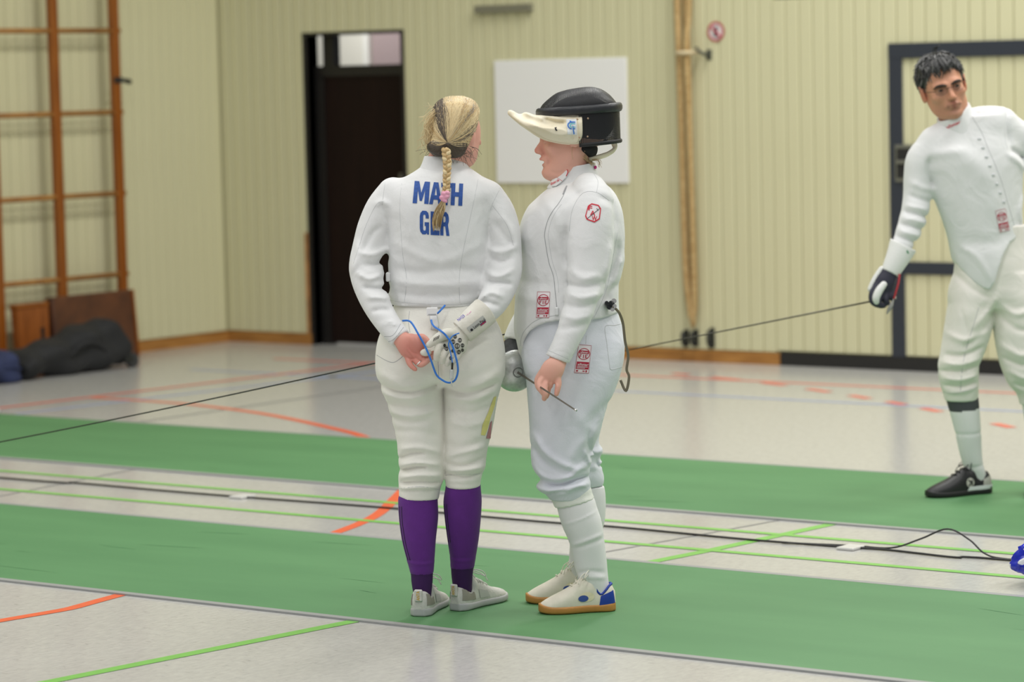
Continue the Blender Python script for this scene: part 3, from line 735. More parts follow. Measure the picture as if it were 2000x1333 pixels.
# ------------------------------------------------------------------ shoes
def shoe(fig, toe_dir, heel, length, colors, name='shoe', label=None, h=0.003, sole_t=0.022, wid=1.0, collar=0.088, laces=True, style=0):
    """heel: (r, d) of the heel end on the floor; toe_dir: angle of the toe direction, 0 = to the right, 90 = away"""
    a = math.radians(toe_dir); fx = np.array([math.cos(a), math.sin(a), 0]); fy = np.array([-math.sin(a), math.cos(a), 0]); k = length / 0.27
    O = np.array([heel[0], heel[1], 0.0])
    def tr(V): V = np.asarray(V); return O + V[:, :1] * fx + V[:, 1:2] * fy + V[:, 2:3] * np.array([0, 0, 1])
    e = empty(name, tuple(O), 0.0, fig.root)
    if label: e['label'] = label
    W = wid
    out = [(0.002, .016), (.02, .030), (.06, .033), (.11, .034), (.16, .042), (.195, .0455), (.225, .0425), (.25, .034), (.262, .023), (.268, .011)]
    cen = lambda x: 0.006 * math.sin(max(0, (x - .08)) / .19 * math.pi)
    hi_ = 1.22 if style == 1 else 1.18 if style == 3 else 1.0
    tops = {.002: .060, .02: collar, .06: collar - .012, .11: .088 * hi_, .16: .066 * hi_, .195: .052 * hi_, .225: .045 * (1 + (hi_ - 1) * .5), .25: .037, .262: .029, .268: .022}
    # upper: loft along x, (y, z) ellipse halves
    rows = [(x * k, cen(x), (tops[x]) * 0.35, wd * W * .97, tops[x] * 0.65) for x, wd in out]
    g = Sdf((-.02, -.07, -.01), (.30 * k, .07, .14), h)
    g.add(Loft(rows, 0, n=2.4), 0)
    g.add(Tube([(.085 * k, .0, .075), (.068 * k, 0, .110 * (1 + (hi_ - 1) * .6))], [.024, .020], 1, sq=(1.6, 1, 1)), .02)
    g.sub(Tube([(.052 * k, 0, .05), (.045 * k, 0, .20)], [.0255, .036], 1), .004)
    g.sub(Half((0, 0, sole_t * .8), (0, 0, 1)), 0)          # keep above the sole top
    V, Q = g.mesh(1); up = link('upper', quad_mesh('upper', V, Q), colors['upper'], e)
    def setw(o, V):
        pass
    # sole
    g = Sdf((-.02, -.07, -.012), (.30 * k, .07, .06), h)
    rows = [(x * k, cen(x), 0.010, wd * W * 1.03 + .0015, .0) for x, wd in out]
    srows = [(r[0], r[1], sole_t * .5, r[3], sole_t * .62 + (.004 if i < 2 else 0)) for i, r in enumerate(rows)]
    g.add(Loft(srows, 0, n=4.0), 0); g.sub(Half((0, 0, 0), (0, 0, 1)), 0)
    # toe spring
    V2, Q2 = g.mesh(1); V2[:, 2] += np.clip((V2[:, 0] - .21 * k) / (.06 * k), 0, 1) ** 2 * .005
    link('sole', quad_mesh('sole', V2, Q2), colors['sole'], e)
    bv = BVHTree.FromPolygons([tuple(q) for q in V.tolist()], [tuple(q) for q in Q.tolist()])
    def side(x, z, sgn, off=.0012):
        loc, n_, i, d_ = bv.ray_cast(Vector((x, sgn * .2, z)), Vector((0, -sgn, 0)))
        return None if loc is None else np.array(loc) + np.array(n_) * off
    def top(x, y, off=.0012):
        loc, n_, i, d_ = bv.ray_cast(Vector((x, y, .3)), Vector((0, 0, -1)))
        return None if loc is None else np.array(loc) + np.array(n_) * off
    def patch(nm, corners, sgn, mt, n=7, off=.0015):
        # corners: 4 (x,z) on one flank
        c = [np.array(q) for q in corners]; Vv = []; idx = {}
        for i in range(n):
            for j in range(n):
                s_, t_ = i / (n - 1), j / (n - 1); q = (1 - s_) * (1 - t_) * c[0] + s_ * (1 - t_) * c[1] + s_ * t_ * c[2] + (1 - s_) * t_ * c[3]
                p = side(q[0] * k, q[1], sgn, off)
                if p is not None: idx[(i, j)] = len(Vv); Vv.append(p)
        Fc = [tuple(idx[q] for q in ((i, j), (i + 1, j), (i + 1, j + 1), (i, j + 1))) for i in range(n - 1) for j in range(n - 1) if all(q in idx for q in ((i, j), (i + 1, j), (i + 1, j + 1), (i, j + 1)))]
        if Fc: link(nm, pymesh(nm, Vv, Fc, True), mt, e)
    def oval(nm, x, z, rx, rz, sgn, mt, off=.0018):
        ring = [side((x + rx * math.cos(t)) * k, z + rz * math.sin(t), sgn, off) for t in np.linspace(0, 2 * math.pi, 20, endpoint=False)]; c = side(x * k, z, sgn, off)
        ring = [q for q in ring if q is not None]
        if c is not None and len(ring) > 8: link(nm, pymesh(nm, [c] + ring, [(0, 1 + i, 1 + (i + 1) % len(ring)) for i in range(len(ring))]), mt, e)
    if laces:
        items = []
        for i, x in enumerate((.088, .104, .120, .136, .150)):
            ys = np.linspace(-.020, .020, 7); P = [top(x * k + .004 * math.sin(i * 2 + y * 40), y, .003) for y in ys]; P = [p for p in P if p is not None]
            if len(P) > 2: items.append((P, .0022))
        b0 = top(.085 * k, .0, .003)
        if b0 is not None:
            for sg in (-1, 1):
                items.append((catmull([b0, b0 + (.004, sg * .018, .010), b0 + (.016, sg * .040, .004), b0 + (.024, sg * .046, -.012), b0 + (.014, sg * .034, -.006), b0 + (.0, sg * .006, .002)], 5), .0017))
                items.append((catmull([b0, b0 + (.012, sg * .014, .004), b0 + (.034, sg * .030, -.010), b0 + (.042, sg * .040, -.030)], 5), .0017))
        multi_tube('laces', items, colors['lace'], e, 5)
    if style == 1:      # indoor court shoe: blue heel patch, oval logo, blue collar lining
        for sg in (-1, 1):
            patch('heel_patch', [(.006, .026), (.062, .022), (.056, .050), (.012, .066)], sg, colors['accent'])
            oval('logo_oval', .118, .046, .018, .010, sg, colors['logo'])
            oval('logo_panel', .104, .050, .026, .015, sg, colors['panel'], .0008)
        P = [top(.052 * k + .034 * math.cos(t), .027 * math.sin(t), .001) for t in np.linspace(0, 2 * math.pi, 28)]
        P = [p for p in P if p is not None]; tube('collar_trim', P, .004, colors['accent'], e, 6)
    if style == 2:      # running shoe seen from behind: heel counter panels
        for sg in (-1, 1):
            patch('heel_panel', [(.012, .034), (.075, .030), (.070, .058), (.016, .070)], sg, colors['panel'])
            patch('mesh_panel', [(.10, .030), (.15, .028), (.14, .048), (.095, .060)], sg, colors['logo'])
            patch('sole_pod', [(.010, .004), (.045, .004), (.045, .020), (.012, .022)], sg, colors['accent'])
    if style == 3:      # black shoe with round badge
        for sg in (-1, 1):
            V_, F3 = [], []
            c = side(.105 * k, .050, sg, .002)
            if c is not None:
                ring = [side(.105 * k + .019 * math.cos(t), .050 + .019 * math.sin(t), sg, .002) for t in np.linspace(0, 2 * math.pi, 18, endpoint=False)]
                ring = [q for q in ring if q is not None]
                link('badge', pymesh('badge', [c] + ring, [(0, 1 + i, 1 + (i + 1) % len(ring)) for i in range(len(ring))]), colors['logo'], e)
                for s0, s1 in (((-.008, -.011), (-.008, .011)), ((-.008, 0), (.009, .011)), ((-.006, .001), (.009, -.011))):
                    P = [side(.105 * k - sg * 0 + s0[0] + (s1[0] - s0[0]) * t, .050 + s0[1] + (s1[1] - s0[1]) * t, sg, .0035) for t in (0, .5, 1)]
                    if all(p is not None for p in P): tube('badge_letter', P, .0022, colors['upper'], e, 5)
            patch('heel_panel', [(.006, .026), (.05, .026), (.045, .058), (.010, .074)], sg, colors['panel'])
            patch('midsole_wave', [(.0, .020), (.12, .020), (.11, .034), (.008, .036)], sg, colors['accent'], off=.004)
    e.rotation_euler = (0, 0, a)
    return e
# ------------------------------------------------------------------ woman seen from behind
def tint_fn(base, spots=()):
    b = np.array(lin(base)[:3])
    def fn(V):
        C_ = np.repeat(b[None, :], len(V), 0)
        for c, r, rgb, s in spots:
            wgt = np.exp(-((V - np.array(c)) ** 2).sum(1) / r ** 2)[:, None] * s; C_ = C_ * (1 - wgt) + np.array(lin(rgb)[:3]) * wgt
        return C_
    return fn
SKIN = vcol_mat('skin')
def hidden_body(prims, h=0.012):
    lo, hi = bounds(prims); g = Sdf(lo, hi, h)
    for p in prims: g.add(p, 0.03)
    return g.mesh(2)
BLUEP = mat('blue_print', (44, 84, 158), 0.7, noise=0.15, nscale=120)
BLOCK = {
 'M': [[(0, 0), (.04, 1), (.33, 1), (.5, .48), (.68, 1), (1, 1), (1, 0), (.73, 0), (.73, .62), (.57, .12), (.43, .12), (.28, .62), (.27, 0)]],
 'A': [[(0, 0), (.32, 1), (.5, 1), (.5, .78), (.41, .42), (.5, .42), (.5, .22), (.34, .22), (.28, 0)], [(1, 0), (.68, 1), (.5, 1), (.5, .78), (.59, .42), (.5, .42), (.5, .22), (.66, .22), (.72, 0)]],
 'T': [[(.34, 0), (.34, .8), (0, .8), (0, 1), (1, 1), (1, .8), (.66, .8), (.66, 0)]],
 'H': [[(0, 0), (0, 1), (.34, 1), (.34, .6), (.66, .6), (.66, 1), (1, 1), (1, 0), (.66, 0), (.66, .4), (.34, .4), (.34, 0)]],
 'G': [[(.92, .68), (.60, .68), (.60, .78), (.54, .84), (.40, .84), (.34, .78), (.34, .22), (.40, .16), (.56, .16), (.62, .22), (.62, .36), (.5, .36), (.5, .52), (.94, .52), (.94, 0), (.76, 0), (.72, .06), (.58, 0), (.28, 0), (.07, .10), (0, .25), (0, .75), (.07, .90), (.28, 1), (.66, 1), (.86, .92), (.92, .80)]],
 'E': [[(0, 0), (0, 1), (.95, 1), (.95, .8), (.36, .8), (.36, .6), (.85, .6), (.85, .41), (.36, .41), (.36, .2), (.97, .2), (.97, 0)]],
 'R': [[(0, 0), (0, 1), (.36, 1), (.36, 0)], [(.36, .82), (.36, 1), (.70, 1), (.90, .9), (.97, .78), (.97, .62), (.86, .47), (1.02, 0), (.68, 0), (.56, .39), (.36, .39), (.36, .56), (.54, .56), (.62, .62), (.62, .76), (.56, .82)]]}
def block_bm(letters):
    polys = []
    for ch, (x0, y0, w_, h_, sk) in letters:     # left, bottom, width, height, slant in pixels
        for P in BLOCK[ch]: polys.append([(x0 + a * w_ + b * sk, y0 - b * h_ + a * w_ * .06) for a, b in P])
    return poly_bm(polys)
def build_a():
    f = Fig('person', 868, 1199, 'woman seen from behind in fencing whites lettered MATH GER, blond braid, purple socks'); R = f.root
    # ---- jacket
    torso = [(606, 766, 938, .0, .112), (585, 763, 946, .0, .112), (560, 760, 951, .0, .113), (507, 758, 953, .0, .118), (467, 756, 955, .0, .122), (430, 751, 959, .002, .124), (400, 747, 964, .003, .122), (378, 752, 969, .004, .116), (360, 768, 958, .004, .104), (345, 790, 940, .004, .088), (332, 812, 922, .004, .070), (322, 826, 908, .004, .052)]
    larm = [(768, 378, .0, .050), (748, 408, .0, .054), (730, 445, -.005, .051), (720, 482, -.012, .0495), (715, 518, -.030, .0525), (718, 550, -.055, .049), (734, 592, -.095, .044), (757, 631, -.135, .0385), (783, 663, -.165, .0345)]
    rarm = [(955, 386, .0, .050), (972, 415, .0, .053), (983, 450, -.004, .052), (986, 488, -.012, .052), (986, 528, -.035, .0535), (976, 563, -.070, .0505), (960, 594, -.110, .045), (938, 616, -.145, .037)]
    T = f.loft(torso); LA = f.tube(larm, cut1=True); RA = f.tube(rarm, cut1=True)
    lo, hi = bounds([T, LA, RA]); g = Sdf(lo, hi, 0.005)
    g.add(T, 0); g.add(LA, .026); g.add(RA, .03)
    pr = f.pr
    # shoulder blades, waist tuck and sleeve folds
    for pts, w, a in [
        ([(745, 395), (757, 430), (757, 470)], .010, -.0025), ([(965, 398), (956, 430), (955, 480)], .010, -.0025),
        ([(735, 400), (748, 392), (760, 400)], .012, .004), ([(758, 500), (735, 515), (712, 512)], .013, -.006), ([(757, 485), (730, 495), (705, 490)], .012, .005),
        ([(750, 532), (725, 540), (700, 530)], .012, .006), ([(760, 560), (735, 560), (712, 556)], .011, -.006), ([(762, 578), (742, 575), (720, 575)], .011, .005),
        ([(765, 600), (748, 598), (730, 602)], .010, -.004), ([(780, 625), (765, 622), (745, 628)], .009, .003), ([(702, 470), (700, 500), (690, 530)], .015, .004),
        ([(745, 440), (725, 460), (712, 490)], .012, -.004),
        ([(962, 502), (980, 510), (1000, 500)], .012, -.005), ([(955, 485), (980, 490), (1010, 478)], .012, .005), ([(952, 530), (975, 535), (1005, 522)], .012, .005),
        ([(950, 548), (975, 548), (1000, 552)], .011, -.006), ([(940, 575), (960, 565), (985, 575)], .011, .005), ([(930, 592), (950, 584), (975, 592)], .010, -.005), ([(965, 430), (985, 460), (1005, 480)], .012, -.004), ([(975, 415), (1000, 450), (1010, 490)], .014, .004),
        ([(765, 520), (820, 528), (890, 522), (948, 530)], .020, -.004), ([(765, 545), (840, 552), (945, 548)], .018, .004), ([(765, 568), (850, 575), (942, 568)], .016, -.003),
        ([(770, 470), (830, 500), (860, 505)], .02, .003), ([(945, 470), (900, 495), (870, 505)], .02, .003), ([(790, 360), (800, 420), (800, 470)], .03, .003), ([(930, 370), (925, 430), (915, 480)], .03, .003), ([(858, 380), (858, 450), (858, 520)], .03, -.004),
        ([(765, 589), (850, 594), (940, 590)], .004, -.002)]:
        g.fold(pr(pts), w * .72, a * (2.1 if max(p[0] for p in pts) < 790 or min(p[0] for p in pts) > 925 else 1.5))
    zc = f.L(858, 600, 0)[2]; q = f.L(858, 600, -.11)
    hem = Half((f.L(858, 601, -.11)[0], 0, q[2] - .002), (0.03, 0, 1)); sl = g.sl((f.L(755, 600)[0], -.2, 0), (f.L(950, 600)[0], .2, 9))
    # the hem cuts the trunk only
    body = g.F; Xq = [g.ax[0][:, None, None], g.ax[1][None, :, None], g.ax[2][None, None, :]]
    arms = np.minimum(LA(Xq), RA(Xq)); body[:] = np.where(arms < .004, body, np.maximum(body, -hem(Xq)))
    V, Q = g.mesh(1); jacket = link('jacket', quad_mesh('jacket', V, Q), WHITE, R); S = Surf(f, V, Q)
    # collar
    c = Sdf((f.L(790, 330)[0], -.12, f.L(860, 340)[2] - .02), (f.L(940, 330)[0], .12, f.L(860, 290)[2]), .004)
    outer = f.loft([(340, 812, 926, .004, .078), (330, 818, 918, .004, .070), (318, 824, 910, .004, .063), (303, 829, 902, .004, .058)]); inner = f.loft([(342, 820, 914, .004, .064), (318, 829, 904, .004, .056), (296, 834, 897, .004, .051)])
    c.add(outer, 0); c.sub(inner, .002); v_, q_ = c.mesh(1); col = link('collar', quad_mesh('collar', v_, q_), WHITE, jacket)
    # prints, seams
    decal(S, 'name_print', block_bm([('M', (806, 397, 31, 43, 3)), ('A', (838, 399, 25, 43, 1.5)), ('T', (861, 400.5, 20, 43, 1)), ('H', (880, 401, 22.5, 43, 2))]), BLUEP, jacket, .0014)
    decal(S, 'country_print', block_bm([('G', (820, 457.5, 19, 46, 0)), ('E', (841, 459, 18, 46, 0)), ('R', (860, 460, 17.5, 46, -.5))]), BLUEP, jacket, .0014)
    for pts in ([(786, 345), (781, 400), (783, 450), (787, 500), (794, 545), (790, 590)], [(934, 350), (924, 400), (911, 460), (902, 505), (897, 545), (898, 592)], [(752, 358), (747, 395), (747, 400)], [(749, 394), (735, 400), (715, 440), (700, 485), (690, 515)], [(975, 372), (962, 398), (958, 410)], [(962, 402), (990, 440), (1003, 480)], [(764, 587), (800, 592), (858, 595), (905, 594), (932, 590)]):
        seam(S, 'seam', pts, .0006, SEAMC, jacket, .0)
    seam(S, 'collar_seam', [(820, 326), (845, 331), (858, 332)], .0012, SEAMGREY, jacket, .001)
    # side strap left of the waist
    p = f.L(759, 541, -.02); box('side_strap', p - (.008, .02, .014), p + (.006, .02, .014), WHITE, jacket, .003)
    # cuff stitching
    for k, off_ in ((0, 0), (1, 7)):
        seam(S, 'cuff_seam', [(752 - off_ * .2, 668 - off_ * 1.5), (768, 664 - off_ * 1.3), (788 - off_ * .8, 640 - off_)], .0008, SEAMGREY, jacket, 0)

    # ---- breeches
    hip = [(588, 772, 940, .0, .098), (610, 762, 957, .0, .112), (640, 746, 975, .0, .128), (665, 737, 983, -.002, .138), (700, 733, 987, -.004, .142), (722, 735, 985, -.003, .138), (738, 742, 980, .0, .118), (752, 765, 958, .0, .07)]
    ll = [(715, 745, 860, .0, .10), (735, 740, 866, -.004, .122), (755, 744, 867, -.004, .120), (779, 753, 868, .0, .108), (806, 762, 869, .0, .098), (830, 768, 870, .0, .093), (869, 776, 871, .0, .086), (890, 777, 870, .0, .084), (914, 780, 870, .0, .080), (935, 778, 868, .0, .078), (950, 779, 862, .0, .072), (962, 779, 859, .0, .066), (985, 780, 857, .0, .062)]
    rl = [(715, 872, 978, .0, .10), (735, 865, 984, -.004, .122), (755, 865.5, 979, -.004, .120), (782, 865.5, 972, .0, .105), (815, 865.5, 966, .0, .097), (848, 865.5, 960, .0, .090), (875, 865.5, 953, .0, .086), (905, 865, 949, .0, .082), (917, 869, 947, .0, .078), (928, 869, 942, .0, .070), (942, 870, 939, .0, .066), (965, 871, 939, .0, .064)]
    H_, LL, RL = f.loft(hip), f.loft(ll), f.loft(rl)
    lo, hi = bounds([H_, LL, RL]); g = Sdf(lo, hi, .005)
    g.add(LL, 0); g.add(RL, .001); g.add(H_, .02)
    g.add(Ell(f.L(800, 704, -.075), (.085, .080, .090)), .05); g.add(Ell(f.L(920, 702, -.075), (.085, .080, .090)), .05)
    for pts, w, a in [
        ([(742, 748), (775, 758), (815, 758), (850, 748), (864, 735)], .010, -.008), ([(745, 762), (790, 772), (840, 764)], .012, .005), ([(868, 752), (905, 762), (945, 752), (975, 742)], .011, -.007), ([(870, 768), (920, 775), (968, 758)], .012, .005),
        ([(858, 640), (858, 690), (860, 735)], .012, -.012), ([(755, 786), (800, 790), (850, 782)], .010, -.005), ([(760, 800), (805, 806), (855, 796)], .010, .004), ([(762, 812), (800, 820), (845, 815)], .010, -.004), ([(872, 790), (920, 800), (965, 785)], .012, -.004), ([(872, 815), (915, 825), (962, 812)], .014, .003),
        ([(770, 840), (815, 836), (862, 848)], .014, -.003), ([(778, 875), (820, 868), (864, 880)], .010, .005), ([(779, 895), (805, 882), (830, 880)], .008, -.007), ([(780, 908), (815, 898), (866, 905)], .009, .006), ([(782, 918), (810, 908), (835, 906)], .008, -.008), ([(779, 930), (820, 922), (866, 926)], .009, .006), ([(781, 942), (820, 936), (864, 940)], .008, -.008), ([(779, 952), (820, 946), (860, 948)], .007, .004), ([(780, 958), (820, 953), (858, 956)], .004, -.003),
        ([(872, 862), (905, 868), (955, 850)], .013, -.003), ([(872, 888), (900, 878), (950, 868)], .011, .005), ([(870, 900), (905, 905), (948, 890)], .009, -.006), ([(872, 914), (905, 912), (948, 908)], .009, .006), ([(870, 923), (905, 926), (945, 920)], .006, -.006), ([(870, 936), (905, 935), (940, 934)], .006, .002), ([(738, 720), (770, 735), (800, 740)], .02, .004), ([(980, 715), (950, 735), (910, 742)], .02, .004)]:
        g.fold(pr(pts), w * .8, a * 1.7)
    Xq = [g.ax[0][:, None, None], g.ax[1][None, :, None], g.ax[2][None, None, :]]
    xm = f.L(866, 950)[0]; zl = f.L(818, 974)[2]; zr = f.L(904, 952)[2]
    cut = np.where(Xq[0] < xm, zl + (Xq[0] - f.L(818, 974)[0]) * -.05, zr) - Xq[2]
    g.F[:] = np.maximum(g.F, cut)
    V, Q = g.mesh(1); br = link('breeches', quad_mesh('breeches', V, Q), CREAM, R); SB = Surf(f, V, Q)
    seam(SB, 'back_seam', [(854, 640), (855, 690), (857, 738)], .0011, SEAMGREY, br)
    seam(SB, 'pocket_seam', [(736, 694), (755, 705), (770, 708), (786, 697), (790, 690)], .0009, SEAMGREY, br)
    seam(SB, 'yoke_seam', [(800, 608), (798, 630), (801, 650)], .0008, SEAMGREY, br)
    seam(SB, 'cuff_seam', [(780, 955), (820, 951), (858, 957)], .0007, SEAMC, br); seam(SB, 'cuff_seam', [(870, 929), (905, 927), (941, 926)], .0007, SEAMC, br)
    decal(SB, 'yellow_stripe', poly_bm([[(964, 776), (969, 774), (966, 792), (958, 815), (952, 838), (947, 851), (939, 850), (942, 830), (953, 806)]]), mat('print_yellow', (230, 222, 140), 0.8), br, .0014)
    decal(SB, 'red_stripe', poly_bm([[(957, 826), (960, 822), (957, 857), (949, 857)]]), mat('print_rose', (198, 136, 142), 0.8), br, .0022)
    # waist strap with buckle
    bk = f.L(844, 609, -.150); BK = empty('buckle', bk, 0, br)
    box('buckle_plate', (-.017, -.004, -.013), (.017, .004, .013), mat('white_plastic', (240, 240, 240), .35), BK, .003, 2); box('buckle_slot', (-.012, -.0055, -.010), (.012, -.003, -.007), SEAMGREY, BK)
    P = [SB.hit(u, v, .003) for u, v in ((846, 616), (848, 626), (850, 636), (849, 645))]; tube('strap', [p for p in P if p is not None], 1.0, WHITE, br, 8, flat=(.0015, .012, (0, -1, 0)))
    # ---- socks
    PUR = mat('purple_sock', (92, 30, 128), .8, noise=.05, nscale=30, bump=.08, bscale=300, sheen=.1); PURD = mat('dark_purple_sock', (58, 20, 82), .85, bump=.1, bscale=300)
    for nm, rows, brk in (('sock', [(962, 781, 855, .0, .058), (975, 777.5, 855, .0, .060), (1010, 779, 856, .0, .062), (1050, 784, 852, -.002, .058), (1092, 794, 849, -.004, .048), (1120, 801, 847, -.005, .042), (1135, 802, 846.5, -.005, .040), (1160, 806, 844, -.005, .036), (1180, 810, 842, -.005, .032)], 1118), ('sock', [(940, 872, 938, .0, .056), (952, 870, 939, .0, .058), (980, 866, 941, .01, .062), (1017, 869, 939, .022, .059), (1055, 874, 935, .036, .052), (1092, 879, 929, .052, .044), (1120, 880, 925, .064, .041), (1145, 883, 923, .072, .037), (1172, 888, 920, .078, .032)], 1116)):
        P_ = f.loft(rows); g = Sdf(P_.lo - .02, P_.hi + .02, .004); g.add(P_, 0)
        zb_ = f.L(850, brk, 0)[2]; g.warp(lambda x, y, z: -.002 / (1 + np.exp((z - zb_) / .0015)))
        for v_ in (1096, 1090): g.fold(pr([(790, v_), (830, v_ + 2), (850, v_)] if rows[0][1] < 800 else [(876, v_), (900, v_ + 2), (930, v_)]), .004, .0015 if v_ == 1096 else -.001)
        V, Q = g.mesh(1); top_ = V[Q].mean(1)[:, 2] > zb_
        me = quad_mesh('sock', V, Q); me.materials.append(PUR); me.materials.append(PURD); me.polygons.foreach_set('material_index', np.where(top_, 0, 1).astype(np.int32))
        so = link('sock', me, None, R); SS = Surf(f, V, Q)
        for dx_ in (0, 4):
            if rows[0][1] < 800: seam(SS, 'stripe', [(780.5 + dx_, 990), (782 + dx_, 1020), (788 + dx_, 1060), (797 + dx_, 1095)], .0009, mat('stripe_black', (30, 14, 44)), so, .0008)
            else: seam(SS, 'stripe', [(868.5 + dx_, 985), (871 + dx_, 1020), (876 + dx_, 1060)], .0009, mat('stripe_black', (30, 14, 44)), so, .0008)
    # ---- shoes
    cs = dict(upper=mat('shoe_pale_grey', (206, 205, 200), .6, noise=.06, nscale=40, bump=.2, bscale=200), sole=mat('shoe_sole_grey', (176, 177, 178), .5), lace=mat('lace_white', (226, 224, 216), .8), panel=mat('shoe_taupe', (150, 146, 136), .6), accent=mat('shoe_white_rubber', (226, 228, 228), .35), logo=mat('shoe_mesh', (190, 190, 186), .7))
    hl = f.L(822, 1204, 0); gl = G(823, 1206, .006); 
    def ground(u, v):
        g_ = G(u, v, .006); return (g_ @ R_ - f.lat, g_ @ F_ - f.D)
    def sh_at(u, v, d_, a_): q = f.L(u, v, d_); return (q[0] - .047 * math.cos(math.radians(a_)), d_ - .047 * math.sin(math.radians(a_)))
    s1 = shoe(f, 76, sh_at(825, 1165, -.005, 76), .262, cs, 'shoe', 'pale grey left trainer, heel towards the camera', style=2); s2 = shoe(f, 54, sh_at(904, 1160, .074, 54), .262, cs, 'shoe', 'pale grey right trainer, toe pointing right', style=2)
    gold = mat('gold_print', (206, 168, 60), .4)
    for s_ in (s1, s2):
        lb = box('heel_tab', (-.003, -.013, .048), (.006, .013, .086), cs['upper'], s_, .003)
        bm = text_bm('ANTA', (0, 0), (1, 0), (0, 1), .02); me = bpy.data.meshes.new('heel_letters')
        for q in bm.verts: q.co = Vector((-.0036, (q.co.y - .5) * .011, .052 + q.co.x * .030))
        bm.to_mesh(me); bm.free(); link('heel_letters', me, gold, s_)

    # ---- body: head, neck, bare left hand
    HC = f.L(890, 252, .0); HM = rot(math.radians(-40), math.radians(-6), math.radians(4))
    P = lambda q: HC + HM @ np.array(q)
    g = Sdf(HC - (.16, .18, .24), HC + (.16, .18, .16), .004)
    g.add(Ell(P((0, -.002, .010)), (.062, .078, .078), HM), 0); g.add(Ell(P((0, .028, -.032)), (.058, .062, .080), HM), .03)
    g.add(Tube([P((-.042, .0, -.06)), P((0, .07, -.092)), P((.042, 0, -.06))], [.02, .022, .02], 3), .03); g.add(Tube([P((0, .088, .0)), P((0, .112, -.034))], [.008, .011], 1), .012)
    for s_ in (-1, 1): g.add(Ell(P((s_ * .066, .004, -.022)), (.008, .014, .024), HM), .008)
    g.add(Tube([P((0, -.015, -.05)), f.L(868, 312, .0), f.L(866, 345, .004)], [.052, .050, .056], 3), .03)
    head = g.mesh(1)
    hand = Sdf(f.L(765, 730, -.25), f.L(862, 640, -.13), .0022); dh = -.188
    ax_ = f.L(812, 690, dh) - f.L(787, 662, dh); ax_ /= np.linalg.norm(ax_); ay = np.array([0, 1., 0]); az = np.cross(ax_, ay); PM = np.stack([ax_, ay, az], 1)
    hand.add(f.tube([(778, 656, -.165, .026), (787, 667, -.178, .025), (797, 676, -.184, .024)], sq=(1, 1.5, 1)), 0)
    hand.add(Ell(f.L(804, 680, dh), (.044, .0165, .037), PM), .02); hand.add(Ell(f.L(811, 668, dh - .008), (.026, .016, .016), PM), .014)
    for N in ([(796, 694, dh, .0100), (798, 706, dh - .004, .0090), (803, 715, dh - .008, .0082), (811, 722, dh - .010, .0066)],
              [(806, 696, dh, .0105), (815, 708, dh - .006, .0098), (823, 712.5, dh - .016, .0092), (833, 707, dh - .020, .008)],
              [(813, 691, dh, .0105), (824, 701, dh - .006, .0098), (834, 704, dh - .016, .0092), (843, 699, dh - .018, .008)],
              [(818, 682, dh, .010), (830, 692, dh - .002, .0095), (840, 696, dh - .010, .009), (846, 690, dh - .012, .0078)],
              [(812, 662, dh, .013), (824, 660, dh - .008, .0125), (833, 666, dh - .012, .0105), (839, 675, dh - .014, .0085)]):
        hand.add(f.tube(N), .003)
    for pts, w, a in [([(800, 664), (808, 676), (822, 682)], .003, -.0028), ([(794, 684), (806, 690), (818, 688)], .003, -.0026), ([(797, 672), (806, 684), (812, 694)], .003, -.0024)]: hand.fold(pr(pts), w, a, (-.3, dh - .004))
    hv = hand.mesh(1)
    core = hidden_body([f.loft(torso[:-3], .022), f.tube(larm, grow=-.02), f.tube(rarm, grow=-.02), f.loft(hip, .040), f.loft(ll, .022), f.loft(rl, .022), f.tube([(866, 345, .004, .052), (866, 312, .0, .050)]), f.tube([(818, 960, 0, .04), (820, 1050, .0, .038), (825, 1150, -.005, .024)]), f.tube([(904, 940, 0.01, .04), (904, 1050, .03, .036), (903, 1140, .065, .022)])])
    V, Q = join_vq([head, hv, core]); me = quad_mesh('body', V, Q)
    add_colors(me, tint_fn((220, 164, 148), [(f.L(806, 682, dh), .05, (206, 122, 112), .8), (f.L(812, 718, dh), .018, (208, 110, 98), .7), (f.L(820, 712, dh), .015, (208, 112, 100), .6)])); body = link('body', me, SKIN, R)
    tube('finger_ring', [np.array(f.L(818, 709, dh - .010)) + .0108 * (np.array([.75, 0, .66]) * math.cos(t) + np.array([0, 1, 0]) * math.sin(t)) for t in np.linspace(0, 2 * math.pi, 17)], .0024, mat('silver', (220, 220, 218), .2, metal=1), R, 6)

    # ---- glove on the right hand
    LEATH = mat('glove_leather', (228, 226, 216), .65, rgb2=(206, 203, 190), nscale=14, bump=.1, bscale=120); dg = -.200
    g = Sdf(f.L(838, 725, -.27), f.L(975, 580, -.10), .0025)
    g.add(f.tube([(949, 607, -.160, .046), (925, 628, -.180, .0435), (902, 649, -.190, .040)], cut0=True, cut1=True, sq=(1, 1.25, 1)), 0)
    g.sub(f.tube([(962, 594, -.150, .040), (940, 614, -.168, .0385), (925, 628, -.180, .035)], sq=(1, 1.25, 1)), .003)
    v1 = g.mesh(1); SG1 = Surf(f, *v1); gl_ = link('glove', quad_mesh('glove', *v1), LEATH, R); gl_['label'] = 'white leather fencing glove with printed cuff'
    g = Sdf(f.L(832, 725, -.29), f.L(935, 630, -.14), .0022)
    g.add(f.tube([(910, 642, -.188, .032), (899, 655, -.196, .029), (892, 668, -.200, .030)], sq=(1, 1.4, 1)), 0)
    g.add(Ell(f.L(892, 674, dg + .012), (.034, .016, .034)), .012)
